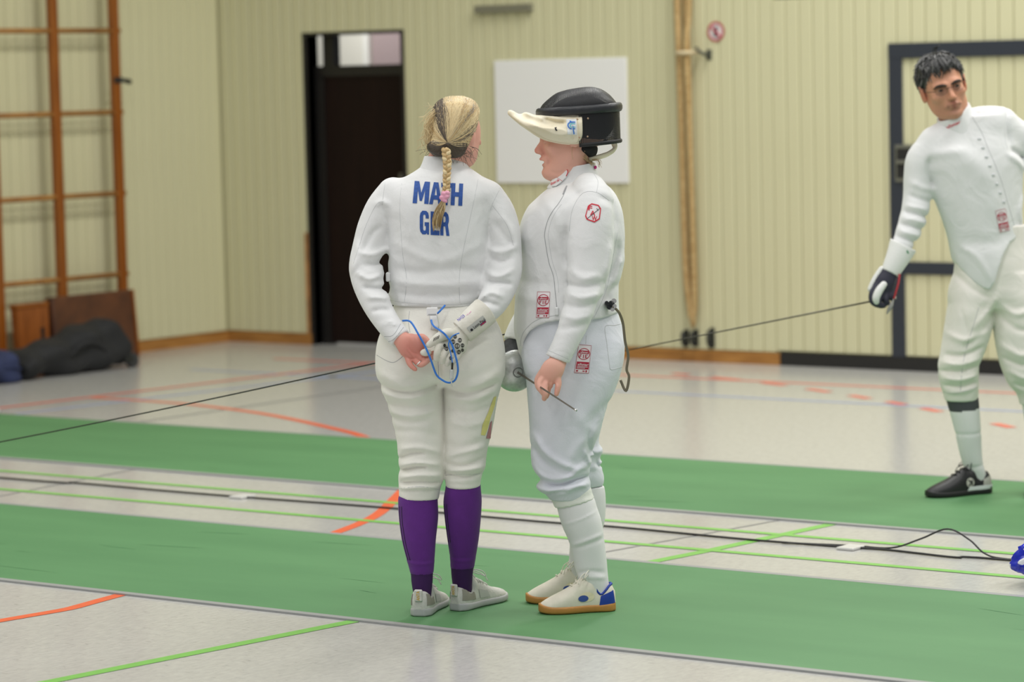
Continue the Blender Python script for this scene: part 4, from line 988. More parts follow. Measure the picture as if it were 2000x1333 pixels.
    for N in ([(889, 654, dg, .016), (874, 652, dg - .014, .0165), (858, 659, dg - .022, .015), (846, 668, dg - .026, .0125), (838, 674, dg - .026, .010)],
              [(884, 668, dg + .004, .011), (868, 672, dg - .006, .0115), (857, 678, dg - .026, .0115), (854, 690, dg - .034, .0112), (853, 700, dg - .030, .0108)],
              [(888, 680, dg + .004, .011), (876, 684, dg - .004, .011), (868, 689, dg - .022, .0108), (865, 698, dg - .030, .0104), (864, 706, dg - .026, .0098)],
              [(892, 690, dg + .004, .010), (884, 694, dg - .004, .010), (878, 698, dg - .016, .0098), (875, 705, dg - .022, .0094), (873, 711, dg - .018, .0088)],
              [(897, 692, dg + .004, .009), (893, 699, dg - .002, .009), (887, 705, dg - .010, .0088), (882, 710, dg - .012, .008)]):
        g.add(f.tube(N), .0008)
    v2 = g.mesh(1); SG2 = Surf(f, *v2); link('glove_hand', quad_mesh('glove_hand', *v2), LEATH, gl_)
    g = Sdf(f.L(815, 702, dg - .05), f.L(848, 676, dg + .04), .002); g.add(Ell(f.L(831.5, 689, dg - .014), (.0175, .012, .0115)), 0); link('glove_fingertip', quad_mesh('glove_fingertip', *g.mesh(1)), LEATH, gl_)
    INK = mat('black_print', (34, 34, 36), .7); grip = []
    for (x_, y_, r_) in ((893, 676, 5.5), (885, 668, 4.5), (898, 665, 4.5), (889, 658, 4), (903, 675, 4), (896, 688, 4.5), (872, 682, 4), (880, 700, 3.5), (903, 684, 3.2), (868, 675, 3), (884, 686, 3.4)):
        grip += ring_polys(x_, y_, r_ - 1.5, r_, .85, 12); grip += [[(x_ - .7, y_ - r_ * .7), (x_ + .7, y_ - r_ * .7), (x_ + .7, y_ + r_ * .7), (x_ - .7, y_ + r_ * .7)]]
    for i in range(4): grip.append([(846 + i * 3, 667 - i * 1.6), (847.4 + i * 3, 666.6 - i * 1.6), (849.4 + i * 3, 660 - i * 1.6), (848 + i * 3, 660.4 - i * 1.6)])
    decal(SG2, 'grip_print', poly_bm(grip), INK, gl_, .0012, 3)['kind'] = 'stuff'
    ex = np.array([math.cos(math.radians(-38)), math.sin(math.radians(-38))]); ey = np.array([ex[1], -ex[0]])
    def rect(o, w_, h_): o = np.array(o); return [tuple(o), tuple(o + ex * w_), tuple(o + ex * w_ + ey * h_), tuple(o + ey * h_)]
    decal(SG1, 'brand_patch', poly_bm([rect((918, 650), 40, 11)]), mat('patch_grey', (176, 177, 172), .6), gl_, .0012, 3)
    bm = text_bm('Leon Paul', tuple(np.array((926, 642)) + ey * -.5), tuple(ex * 27), tuple(ey * 5.5), .006); poly_bm(ring_polys(921, 644.5, 0.2, 2.6, 1, 12), bm); decal(SG1, 'brand_letters', bm, INK, gl_, .0026, 3)
    fl = rect((939, 637), 13, 3.6); decal(SG1, 'flag_print', poly_bm([fl]), mat('flag_blue', (60, 50, 110), .7), gl_, .0022, 3); decal(SG1, 'flag_cross', poly_bm([rect(np.array((939, 637)) + ey * 1.3, 13, 1.1), rect(np.array((939, 637)) + ex * 5.8, 1.4, 3.6)]), mat('flag_red', (190, 50, 70), .7), gl_, .0030, 3)
    decal(SG1, 'pen_mark', text_bm('NH25', (896, 628.5), tuple(ex * 16), tuple(ey * 5.5), 0.0), mat('pen_violet', (92, 80, 196), .7), gl_, .0014, 3)
    decal(SG1, 'pen_scribble', poly_bm([[(916, 613), (920, 608), (920.6, 608.6), (917, 613.4)], [(911, 616), (915, 613), (915.4, 613.6), (911.6, 616.6)]]), mat('pen_pink', (226, 150, 196), .7), gl_, .0014, 3)

    # ---- blue body cord
    CORD = mat('blue_cord', (44, 118, 208), .4); dc = -.222
    def cord(name, pts, r, dd=dc, mt=CORD, fl=None): return tube(name, catmull([f.L(u, v, dd if len(q_) == 0 else q_[0]) for u, v, *q_ in pts], 6), r if fl is None else 1.0, mt, BC, 8, fl)
    BC = empty('body_cord', f.L(870, 690, dc), 0, R); BC.location = (0, 0, 0); BC['label'] = 'blue fencing body cord looping out of the sleeve'
    cord('cord', [(786, 627, -.178), (798, 627, -.20), (806, 634, -.212), (817.6, 654, -.226), (832, 680.5, -.232), (842, 705, -.232), (852, 731.7), (864, 743), (877, 748), (888.6, 743), (894, 728, -.226), (893.5, 712, -.236), (888.6, 692, -.242), (882, 672, -.242), (872, 657, -.240), (862, 647.5, -.238), (849, 639, -.20), (844, 632.6, -.172), (842, 625, -.160)], 0, fl=(.0016, .0030, (0, -1, 0)))
    cord('cord', [(897, 651, -.238), (885, 656, -.240), (878.7, 664, -.242), (876, 674, -.243), (880, 689, -.242), (883.6, 709, -.236)], .0018)
    cord('cord', [(869, 597, -.125), (861, 606, -.148), (854, 613, -.152)], .0030)
    cord('plug_sleeve', [(883.6, 709, -.236), (883, 722, -.234)], .0032, mt=mat('black_plastic', (30, 32, 30)))
    clear = mat('clear_plastic', (226, 230, 232), .15); clear.node_tree.nodes['Principled BSDF'].inputs['Transmission Weight'].default_value = .6
    cord('plug_body', [(882.6, 722, -.234), (882.2, 732, -.233), (881.8, 741, -.232)], .0062, mt=clear); cord('plug_pin', [(881.8, 740, -.232), (882, 755, -.230)], .0021, mt=mat('silver', (220, 220, 218)))

    # ---- hair
    HAIR = vcol_mat('hair', .45, 0, sss=0, spec=.5)
    rg = random.Random(11); GA = np.array([874.6, 278.7])
    outline = [(873.5, 188), (852.5, 195), (844, 212), (840, 234), (836, 258), (834, 272), (836, 290), (850, 303), (872, 306), (899, 307), (907, 299), (920, 292), (929, 272), (935, 244), (941, 224), (936, 207), (919, 193), (899, 188.5)]
    OL = np.array(catmull(outline, 10, True)); ang = np.arctan2(OL[:, 1] - GA[1], OL[:, 0] - GA[0])
    cen = np.array([889, 250.0]); rad_d = .092; sc_ = (f.D) / FPX
    def depth(u, v, lift=0):
        du, dv = (u - cen[0]) / 58, (v - cen[1]) / 68; q = du * du + dv * dv
        return .004 - rad_d * math.sqrt(max(0.0, 1 - q)) * .98 - lift
    g = Sdf(HC - (.13, .16, .16), HC + (.13, .14, .16), .004)
    cap = f.loft([(305, 846, 900, -.02, .05), (292, 838, 914, -.018, .074), (270, 837, 927, -.006, .090), (245, 840, 933, .0, .098), (222, 843, 937, .004, .096), (205, 848, 933, .006, .086), (195, 857, 923, .006, .066), (190, 867, 912, .006, .046), (187, 878, 901, .006, .028)]); g.add(cap, 0)
    g.add(Ell(f.L(856, 289, -.058), (.036, .034, .024), rot(0, 0, .15)), .01); g.add(Ell(f.L(889, 294, -.056), (.034, .033, .024), rot(0, 0, -.2)), .01)
    # open the face side
    fd = HM @ np.array([0.35, 1.0, -0.25]); g.sub(Half(HC + fd / np.linalg.norm(fd) * .074, -fd), .01)
    V, Q = g.mesh(1); me = quad_mesh('hair', V, Q)
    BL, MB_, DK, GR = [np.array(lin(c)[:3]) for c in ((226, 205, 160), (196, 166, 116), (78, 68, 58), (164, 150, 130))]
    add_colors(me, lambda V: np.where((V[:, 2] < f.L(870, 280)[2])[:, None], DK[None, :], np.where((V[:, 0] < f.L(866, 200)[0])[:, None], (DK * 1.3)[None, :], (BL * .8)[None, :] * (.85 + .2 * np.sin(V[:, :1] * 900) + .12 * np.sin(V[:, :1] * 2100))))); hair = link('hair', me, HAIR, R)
    SH = Surf(f, V, Q); Vs, Fs, Cs = [], [], []
    def lock(P, r0, r1, colr, sides=5):
        r = [r0 + (r1 - r0) * i / (len(P) - 1) for i in range(len(P))]; r[0] *= .4
        a_, b_ = tube_geo(P, r, sides, off=len(Vs)); Vs.extend(a_); Fs.extend(b_); Cs.extend([colr] * len(a_))
    for i in range(3400):
        o = OL[rg.randrange(len(OL))]; s0 = rg.uniform(.45, 1.0) if i % 7 == 0 else rg.uniform(.94, 1.03); st = GA + (o - GA) * s0
        a0 = math.atan2(o[1] - GA[1], o[0] - GA[0]); low = o[1] > 280
        lift = rg.uniform(.0, .0016); bend = rg.gauss(0, 4.5); wv = rg.uniform(0, 6.28); nrm = np.array([-(o - GA)[1], (o - GA)[0]]) / (np.linalg.norm(o - GA) + 1e-6); P = []
        for k in range(9):
            t = k / 8; q = st + (GA - st) * t + nrm * (bend * math.sin(math.pi * t) + .8 * math.sin(wv + 7 * t) * (1 - t)); 
            hp = SH.hit(cen[0] + (q[0] - cen[0]) * .985, cen[1] + (q[1] - cen[1]) * .985 + .5, lift + .007 * t ** 3)
            if hp is not None: P.append(hp)
        if len(P) < 5: continue
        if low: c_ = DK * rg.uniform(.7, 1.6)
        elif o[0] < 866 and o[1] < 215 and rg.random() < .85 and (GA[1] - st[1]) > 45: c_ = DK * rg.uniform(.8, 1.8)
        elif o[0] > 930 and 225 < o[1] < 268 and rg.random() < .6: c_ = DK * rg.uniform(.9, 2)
        else:
            x_ = .5 + .32 * math.sin(a0 * 9 + 1.2) + .22 * math.sin(a0 * 23 + .4) + rg.gauss(0, .16); c_ = (BL * 1.02 if x_ > .62 else BL * .82 + MB_ * .12 if x_ > .36 else MB_ if x_ > .1 else GR * .8) * rg.uniform(.9, 1.06)
        lock(P, rg.uniform(.0005, .0012), .0006, c_, 4)
    for i in range(150):     # light frizz on the left side
        v0 = rg.uniform(225, 272); o = np.array([842 + rg.uniform(-3, 12), v0]); d_ = -.03 + rg.uniform(-.03, .02); ex_ = rg.uniform(3, 17)
        lock(catmull([f.L(o[0] + 8, v0 - 14, d_), f.L(o[0] - ex_ * .5, v0 - 2, d_), f.L(o[0] - ex_, v0 + rg.uniform(6, 20), d_), f.L(o[0] - ex_ * .6 + rg.uniform(-5, 8), v0 + rg.uniform(18, 34), d_ - .01)], 4), rg.uniform(.0004, .0010), .0004, (BL * 1.05 if rg.random() < .75 else MB_) * rg.uniform(.85, 1.1), 4)
    for i in range(90):      # flyaway strands
        o = np.array(outline[rg.choice([2, 3, 4, 5, 6, 7, 8, 9, 10, 11])]) + np.array([rg.uniform(-8, 8), rg.uniform(-8, 8)]); out_ = (o - cen) / np.linalg.norm(o - cen) * rg.uniform(5, 22)
        if o[0] < 850: out_ = np.array([-rg.uniform(4, 20), rg.uniform(0, 26)])
        elif o[1] > 285: out_ = np.array([rg.uniform(-25, 25), rg.uniform(5, 26)])
        d_ = depth(*o) - .004; lock(catmull([f.L(o[0], o[1], d_), f.L(o[0] + out_[0] * .6, o[1] + out_[1] * .35, d_ - .006), f.L(o[0] + out_[0], o[1] + out_[1], d_ - .002)], 4), .0006, .0004, (BL if o[0] < 850 and o[1] < 275 else DK * 1.5 if o[1] > 285 else BL) * rg.uniform(.8, 1.1), 4)
    me = pymesh('hair_strands', Vs, Fs, True); a = me.color_attributes.new('tint', 'FLOAT_COLOR', 'POINT'); a.data.foreach_set('color', np.concatenate([np.array(Cs), np.ones((len(Cs), 1))], 1).astype(np.float32).ravel())
    st_ = link('hair_strands', me, HAIR, hair); st_['kind'] = 'stuff'
    # braid: three woven strands
    path = catmull([(871, 292), (872.5, 308), (873.5, 325), (872.5, 345), (872, 362), (870, 376)], 12); Vs, Fs, Cs = [], [], []
    for s_ in range(3):
        ph = s_ * 2 * math.pi / 3; P = []; rr = []
        for i, (u, v) in enumerate(path):
            t = i / (len(path) - 1); w_ = 5.2 - 1.2 * t; th = t * 2 * math.pi * 3.6 + ph
            p = f.L(u + w_ * math.sin(th), v, -.112 - .0145 * t + .006 * math.sin(2 * th)); P.append(p); rr.append(.0072 - .0018 * t)
        a_, b_ = tube_geo(P, rr, 8, off=len(Vs)); Vs += a_; Fs += b_; Cs += [(BL, MB_ * 1.05, MB_ * .9)[s_]] * len(a_)
        for j in range(7):
            P2 = [p + np.array([rg.gauss(0, 1), rg.gauss(0, 1), rg.gauss(0, 1)]) * .0028 for p in P]; P2 = catmull(P2[::6], 5); a_, b_ = tube_geo(P2, .0012, 4, off=len(Vs)); Vs += a_; Fs += b_; Cs += [(BL if j % 2 else MB_) * rg.uniform(.8, 1.1)] * len(a_)
    # loose tail below the scrunchie
    for j in range(60):
        x0 = rg.uniform(-4, 4); x1 = rg.uniform(-11, 10); ln = rg.uniform(.7, 1.05); b_ = rg.random()
        P = catmull([f.L(868 + x0 * .5, 388, -.136), f.L(861 + x0 + x1 * .5, 388 + 22 * ln, -.137 - .003 * b_), f.L(855 + x1 * .9, 388 + 44 * ln, -.134 - .003 * b_), f.L(854 + x1 * .7, 388 + 62 * ln, -.132 - .002 * b_)], 4); r = [.0022, .0024, .0012, .0004]
        rr = [np.interp(i / (len(P) - 1), [0, .4, .8, 1], r) for i in range(len(P))]; a_, b2 = tube_geo(P, rr, 4, off=len(Vs)); Vs += a_; Fs += b2; Cs += [(MB_ if b_ < .6 else BL * .85 if b_ < .85 else MB_ * .6) * rg.uniform(.75, 1.05)] * len(a_)
    me = pymesh('braid', Vs, Fs, True); a = me.color_attributes.new('tint', 'FLOAT_COLOR', 'POINT'); a.data.foreach_set('color', np.concatenate([np.array(Cs), np.ones((len(Cs), 1))], 1).astype(np.float32).ravel()); link('braid', me, HAIR, hair)
    g = Sdf(f.L(852, 400, -.17), f.L(886, 368, -.09), .002)
    for (x_, y_, r_) in ((867, 379, .010), (874, 377, .009), (864, 386, .010), (871, 385, .011), (866, 391, .009), (870, 393, .007), (875, 384, .006)): g.add(Ell(f.L(x_, y_, -.133), (r_, .011, r_ * .8), rot(0, 0, rg.uniform(-1, 1))), .003)
    sc = link('scrunchie', quad_mesh('scrunchie', *g.mesh(1)), mat('pink_satin', (226, 160, 184), .35), hair)
    return f
fa = build_a()
# ------------------------------------------------------------------ shared: face, patches
def face_head(f, HC, M, sc=1.0, open_mouth=False, h=.0028, neck=None, jowl=0.0, folds=(), nose=.113, mouth=1.0, ear=1.0):
    """head in local axes x (side), y (forward), z (up); returns V, Q and the point function"""
    P = lambda q: HC + M @ (np.array(q, float) * sc)
    E_ = lambda c, r: Ell(P(c), np.array(r) * sc, M)
    T_ = lambda pts, r, n=3: Tube([P(q) for q in pts], [x * sc for x in r], n)
    g = Sdf(HC - (.17, .17, .27), HC + (.17, .17, .16), h)
    g.add(E_((0, -.018, .034), (.075, .094, .083)), 0); g.add(E_((0, .022, -.025), (.064, .068, .086)), .03)
    g.add(T_([(-.050, -.005, -.045), (-.040, .030, -.085), (0, .066, -.098), (.040, .030, -.085), (.050, -.005, -.045)], [.018, .019, .020, .019, .018]), .03)
    g.add(E_((0, .076, -.098), (.022, .018, .017)), .016)
    if jowl: g.add(E_((0, .035, -.105), (.045, .05, .022)), .03)
    g.add(T_([(-.046, .070, .014), (-.022, .085, .018), (0, .086, .012), (.022, .085, .018), (.046, .070, .014)], [.009, .011, .009, .011, .009]), .014)
    for s_ in (-1, 1):
        g.add(E_((s_ * .043, .060, -.026), (.020, .020, .016)), .02)
        g.sub(E_((s_ * .031, .094, -.001), (.018, .015, .0105)), .010)
        g.add(E_((s_ * .031, .074, -.002), (.0125, .0125, .0125)), .0)
        g.add(T_([(s_ * .046, .078, .002), (s_ * .032, .0885, .0065), (s_ * .017, .084, .001)], [.0025, .0032, .0025]), .002)
        g.add(T_([(s_ * .046, .077, -.004), (s_ * .032, .086, -.010), (s_ * .018, .083, -.006)], [.0022, .003, .0022]), .003)
        g.add(E_((s_ * .079, -.008, -.010 + (1 - ear) * .02), (.008, .019 * ear, .033 * ear)), .006); g.add(T_([(s_ * .080, -.020, .006), (s_ * .085, -.010, .020), (s_ * .082, .006, .010), (s_ * .078, .004, -.030 + (1 - ear) * .03)], [.004, .005, .004, .005]), .004)
        g.add(E_((s_ * .010, .098, -.037), (.008, .010, .007)), .006); g.sub(E_((s_ * .007, .104, -.045), (.004, .006, .004)), .003)
    g.add(T_([(0, .088, .008), (0, nose - .015, -.012), (0, nose, -.033)], [.008, .0085, .0098]), .010); g.add(E_((0, .090, -.028), (.011, .016, .017)), .008)
    g.add(E_((0, .075, -.062), (.030, .022, .022)), .014)
    g.add(T_([(-.024 * mouth, .083, -.066), (-.009, .0965, -.060), (0, .0965, -.062), (.009, .0965, -.060), (.024 * mouth, .083, -.066)], [.003, .0055, .005, .0055, .003]), .004)
    lo_ = -.080 if open_mouth else -.0715
    g.add(T_([(-.022 * mouth, .082, -.068), (0, .0945, lo_), (.022 * mouth, .082, -.068)], [.003, .0068, .003]), .004)
    g.sub(T_([(-.024 * mouth, .094 if not open_mouth else .090, -.0665), (0, .104, -.0672 if not open_mouth else -.0695), (.024 * mouth, .094 if not open_mouth else .090, -.0665)], [.0014, .0020 if not open_mouth else .0065, .0014]), .002)
    if open_mouth: g.sub(E_((0, .098, -.0695), (.024, .022, .0052)), .002)
    g.sub(T_([(-.016, .098, -.086), (0, .102, -.085), (.016, .098, -.086)], [.006, .0075, .006]), .010)
    if neck is not None: g.add(neck, .03)
    for a_, w_, m_ in folds: g.fold(a_, w_, m_, (-9, HC[1]))
    V, Q = g.mesh(1); return V, Q, P
def fie_patch(S, corners, parent, big=True):
    c = [np.array(q, float) for q in corners]       # tl, tr, br, bl
    def mp(a, b): q = c[0] * (1 - a) * (1 - b) + c[1] * a * (1 - b) + c[2] * a * b + c[3] * (1 - a) * b; return (q[0], q[1])
    RD = mat('label_red', (178, 36, 62), .7); WH = mat('label_white', (232, 226, 228), .7)
    def rc(a0, b0, a1, b1): return [mp(a0, b0), mp(a1, b0), mp(a1, b1), mp(a0, b1)]
    decal(S, 'label_patch', poly_bm([rc(0, 0, 1, 1)]), WH, parent, .0012, 4)
    ar = np.linalg.norm(c[3] - c[0]) / np.linalg.norm(c[1] - c[0]); P = [rc(0, 0, 1, .012), rc(0, .988, 1, 1), rc(0, 0, .02, 1), rc(.98, 0, 1, 1)]
    n = 22
    for k in range(n):
        t0, t1 = 2 * math.pi * k / n, 2 * math.pi * (k + 1) / n; q = lambda r, t: mp(.5 + r * math.cos(t), .32 + r * math.sin(t) / ar); P.append([q(.41, t0), q(.41, t1), q(.46, t1), q(.46, t0)])
    P += [rc(.14, .20, .86, .31), rc(.06, .60, .95, .86)]
    # F I E
    for a0, b0, a1, b1 in ((.20, .34, .255, .46), (.20, .34, .38, .36), (.20, .395, .34, .412), (.46, .34, .515, .47), (.61, .34, .665, .46), (.61, .34, .80, .36), (.61, .395, .76, .412), (.61, .44, .80, .46), (.10, .90, .24, .95), (.55, .91, .70, .945), (.76, .89, .86, .96)): P.append(rc(a0, b0, a1, b1))
    decal(S, 'label_print', poly_bm(P), RD, parent, .0020, 4)
    def tx(s_, a0, b1, a1, h_):
        o = mp(a0, b1); e = np.array(mp(a1, b1)) - np.array(o); u_ = np.array(mp(a0, b1 - h_)) - np.array(o); return text_bm(s_, o, tuple(e), tuple(u_), .012)
    bm = tx('allstar', .14, .735, .92, .085); bm2 = tx('allstar', .22, .285, .80, .055)
    decal(S, 'label_letters', bm, WH, parent, .0028, 4); decal(S, 'label_letters', bm2, WH, parent, .0028, 4)
    decal(S, 'label_letters', poly_bm([rc(.12, .765, .88, .785), rc(.12, .81, .70, .83)]), WH, parent, .0028, 4)

# ------------------------------------------------------------------ woman in profile with the mask pushed up
def build_b():
    f = Fig('person', 1130, 1186, 'woman in profile facing left in fencing whites, black mask pushed up on her head'); R = f.root; pr = f.pr
    def ground(u, v):
        g_ = G(u, v, .006); return (g_ @ R_ - f.lat, g_ @ F_ - f.D)
    DC = .03
    torso = [(725, 1032, 1200, DC, .13), (716, 1028, 1204, DC, .135), (689, 1014.5, 1209, DC, .148), (665, 1008.5, 1211, DC, .155), (640, 1003.5, 1211, DC, .160), (615, 1004, 1210, DC, .160), (596, 1005, 1208.5, DC, .158), (560, 1009, 1209, DC, .152), (533, 1012, 1214, DC, .152), (500, 1012, 1219, DC, .158), (470, 1013, 1220.5, DC, .168), (443, 1017, 1219.5, DC, .176), (416, 1027, 1216, DC, .180), (392, 1043, 1208, DC, .172), (375, 1060, 1198, DC, .148), (363, 1076, 1186, DC, .105), (352, 1094, 1170, DC, .068), (344, 1104, 1160, DC, .045)]
    larm = [(1150, 372, -.06, .055), (1158, 400, -.095, .068), (1155, 435, -.115, .073), (1152, 470, -.122, .0745), (1150, 510, -.132, .0705), (1146, 550, -.150, .062), (1135, 592, -.170, .053), (1119, 636, -.186, .0445), (1104, 672, -.196, .0395), (1088.5, 702, -.202, .0378)]
    rarm = [(1145, 380, .13, .055), (1130, 420, .185, .065), (1105, 480, .21, .062), (1075, 540, .215, .056), (1040, 605, .185, .046), (1016, 645, .155, .041), (1006, 669, .140, .0395)]
    T, LA, RA = f.loft(torso), f.tube(larm, cut1=(-.35, -.05, -1)), f.tube(rarm, cut1=True)
    LA.cuts = [(LA.P[-1], np.array([-.38, -.05, -.92]))]
    lo, hi = bounds([T, LA, RA]); g = Sdf(lo, hi, .005); g.add(T, 0); g.add(RA, .02)
    cutp = [(1230, 606), (1167, 619), (1120, 622), (1089, 621), (1066, 625), (1048, 633), (1034, 644), (1025, 658), (1021, 676), (1023, 696), (1033, 717), (1036, 770), (1320, 770), (1320, 606)]
    g.sub(Poly2(pr(cutp)), .002)
    # hollow under the hem so the jacket reads as a shell
    g.add(LA, .016)
    for pts, w, a in [([(1104, 440), (1100, 475), (1104, 520)], .012, -.009), ([(1100, 400), (1112, 385), (1135, 372)], .010, -.004), ([(1040, 400), (1030, 430), (1022, 480)], .03, .006), ([(1078, 470), (1088, 520), (1100, 560)], .02, -.004),
        ([(1012, 540), (1040, 552), (1075, 548)], .022, -.005), ([(1008, 575), (1035, 580), (1070, 575)], .02, .004), ([(1205, 470), (1200, 510), (1185, 550)], .012, -.008), ([(1217, 500), (1208, 530), (1196, 560)], .014, .006), ([(1208, 550), (1190, 568), (1184, 585)], .012, -.006),
        ([(1112, 520), (1135, 535), (1165, 530)], .014, .005), ([(1108, 548), (1130, 552), (1178, 545)], .012, -.007), ([(1105, 565), (1135, 572), (1175, 565)], .012, .006), ([(1100, 588), (1130, 590), (1165, 582)], .012, -.006), ([(1095, 606), (1125, 612), (1155, 604)], .012, .005), ([(1088, 632), (1115, 628), (1145, 622)], .011, -.004), ([(1180, 520), (1170, 570), (1150, 620)], .010, -.004), ([(1190, 470), (1186, 500), (1176, 540)], .012, .004),
        ([(1165, 380), (1195, 400), (1200, 450)], .012, -.005), ([(1060, 385), (1085, 420), (1096, 460)], .016, .004), ([(1030, 640), (1020, 668), (1022, 700)], .006, .002)]:
        g.fold(pr(pts), w * .85, a * 1.4)
    V, Q = g.mesh(1); jacket = link('jacket', quad_mesh('jacket', V, Q), WHITE, R); S = Surf(f, V, Q)
    ZIP = mat('zip_grey', (168, 170, 172), .5)
    zp = [(1106, 368), (1100, 383), (1090, 399), (1080, 412), (1070, 431), (1064, 455), (1065, 472), (1072, 512), (1081, 540), (1084.5, 572), (1087.5, 600)]
    seam(S, 'zip', zp, .0011, ZIP, jacket, .0002, 8); seam(S, 'zip_flap_seam', [(u + 7, v) for u, v in zp[2:-1]], .0006, SEAMC, jacket)
    seam(S, 'hem_seam', [(1089, 616), (1064, 620), (1044, 628), (1029, 641), (1019.5, 656), (1016, 676)], .0010, SEAMC, jacket, 0, 8)
    seam(S, 'sleeve_seam', [(1112, 452), (1118, 410), (1138, 378), (1165, 376), (1190, 392)], .0008, SEAMC, jacket); seam(S, 'sleeve_seam', [(1206, 455), (1196, 510), (1186, 560), (1168, 605), (1146, 645), (1118, 695)], .0008, SEAMC, jacket)
    seam(S, 'cuff_seam', [(1071, 685), (1088, 692), (1111, 702)], .0008, SEAMC, jacket); seam(S, 'shoulder_seam', [(1160, 340), (1168, 355), (1165, 376)], .0007, SEAMC, jacket)
    fie_patch(S, [(1050, 570.5), (1074.6, 570.5), (1072.5, 621), (1047.6, 621)], jacket)
    pz = S.hit(1088, 608, .004)
    if pz is not None: box('zip_pull', pz - (.006, .004, .014), pz + (.006, .004, .012), mat('shoe_white_rubber', (226, 228, 228)), jacket, .003)
    # octagonal badge
    OC = [(1155.6, 397.7), (1169, 401), (1173.6, 408), (1171, 428.5), (1161, 435), (1146, 429.7), (1143, 422.5), (1148.5, 402.5)]; cc = np.array(OC).mean(0); IN = [tuple(cc + (np.array(q) - cc) * .87) for q in OC]
    BR = mat('badge_red', (204, 28, 52), .6); decal(S, 'badge', poly_bm([OC]), mat('label_white', (232, 226, 228)), jacket, .0012, 4)
    decal(S, 'badge_border', poly_bm([[OC[i], OC[(i + 1) % 8], IN[(i + 1) % 8], IN[i]] for i in range(8)]), BR, jacket, .0022, 4)
    for ch, o in (('F', (1149, 411)), ('A', (1152.5, 420.5)), ('W', (1155.5, 430.5))): decal(S, 'badge_letter', text_bm(ch, o, (10, 1.5) if ch != 'F' else (7.5, 1), (.4, -9), .018), BR, jacket, .0024, 3)
    decal(S, 'badge_sword', poly_bm([[(1146.5, 427.5), (1147.2, 428.2), (1171.4, 408.2), (1170.8, 407.4)], [(1164.5, 408), (1165.3, 407.4), (1168.8, 411.8), (1168, 412.4)]]), mat('black_print', (34, 34, 36)), jacket, .0030, 3)
    # collar with velcro flap
    c = Sdf(f.L(1060, 372, -.08), f.L(1185, 305, .15), .004); outer = f.loft([(368, 1066, 1178, DC, .078), (352, 1077, 1170, DC, .072), (338, 1086, 1166, DC, .068), (326, 1093, 1163, DC, .066), (312, 1099, 1161, DC, .064)]); inner = f.loft([(370, 1076, 1168, DC, .060), (338, 1094, 1158, DC, .055), (300, 1106, 1153, DC, .053)])
    c.add(outer, 0); c.sub(inner, .003); tp = f.L(1096, 328, DC); tq = f.L(1159, 317, DC); nn = np.array([-(tq - tp)[2], 0, (tq - tp)[0]]); c.sub(Half(tp, -nn), 0)
    V, Q = c.mesh(1); col = link('collar', quad_mesh('collar', V, Q), WHITE, jacket); SC = Surf(f, V, Q)
    g = Sdf(f.L(1066, 372, -.1), f.L(1118, 318, .05), .0025)
    fl = Poly2(pr([(1074, 358), (1083, 343), (1094, 329), (1104, 327), (1110, 335), (1107, 345), (1096, 356), (1085, 364), (1078, 365)])); g.add(outer, 0); g.F[:] = np.maximum(np.maximum(g.F - .007, -(g.F - .0005)), fl(g.X(tuple(slice(0, len(a)) for a in g.ax)))); g.F[:] = np.maximum(g.F, g.ax[1][None, :, None] - .02)
    flap = link('collar_flap', quad_mesh('collar_flap', *g.mesh(1)), WHITE, jacket); SF = Surf(f, *g.mesh(1))
    decal(SF, 'collar_letters', text_bm('allstar.de', (1076, 362.5), (17, -9), (-1.8, -4.2), .012), BR, jacket, .0014, 3)
    seam(SF, 'collar_red_edge', [(1095, 329), (1103, 327.5), (1109, 335), (1106, 344.5)], .0014, BR, jacket, .0008); seam(SF, 'flap_seam', [(1084, 345), (1091, 349), (1098, 354)], .0006, BR, jacket)
    seam(S, 'zip_head', [(1107, 364), (1103, 372), (1100, 380)], .0022, ZIP, jacket, .001)
    # ---- breeches
    hip = [(590, 1012, 1200, DC, .130), (620, 1010, 1209, DC, .142), (640, 1010, 1215.5, DC, .150), (665, 1013, 1219.5, DC, .155), (700, 1020, 1218, DC, .155), (725, 1026, 1212, DC, .150), (750, 1030, 1204, DC, .14), (780, 1032, 1193, DC, .12)]
    nl = [(630, 1055, 1175, .0, .06), (665, 1034, 1208, -.025, .088), (700, 1024, 1214, -.042, .096), (740, 1030.5, 1207, -.05, .098), (770, 1032.5, 1197, -.052, .096), (803, 1034, 1185, -.055, .093), (832, 1034, 1175, -.056, .090), (860, 1035, 1165, -.056, .088), (886, 1036, 1157, -.056, .085), (904, 1039, 1153, -.056, .083), (922, 1047, 1152, -.056, .079), (935, 1056, 1151, -.056, .074), (949, 1047, 1153, -.056, .078), (958, 1054, 1154, -.056, .074), (966, 1066, 1154, -.056, .068), (976, 1074, 1152, -.056, .062)]
    fl_ = [(660, 1055, 1190, .07, .06), (720, 1040, 1205, .10, .095), (770, 1045, 1195, .10, .092), (830, 1050, 1176, .11, .088), (866, 1058, 1170, .115, .084), (884, 1066, 1177, .115, .082), (897, 1070, 1172, .115, .078), (909, 1072, 1180, .115, .080), (918, 1076, 1176, .115, .075), (925, 1078, 1178, .115, .074), (938, 1085, 1180, .115, .068), (950, 1095, 1178, .115, .060)]
    H_, NL, FL = f.loft(hip), f.loft(nl), f.loft(fl_); lo, hi = bounds([H_, NL, FL]); g = Sdf(lo, hi, .005); g.add(NL, 0); g.add(FL, .004); g.add(H_, .04)
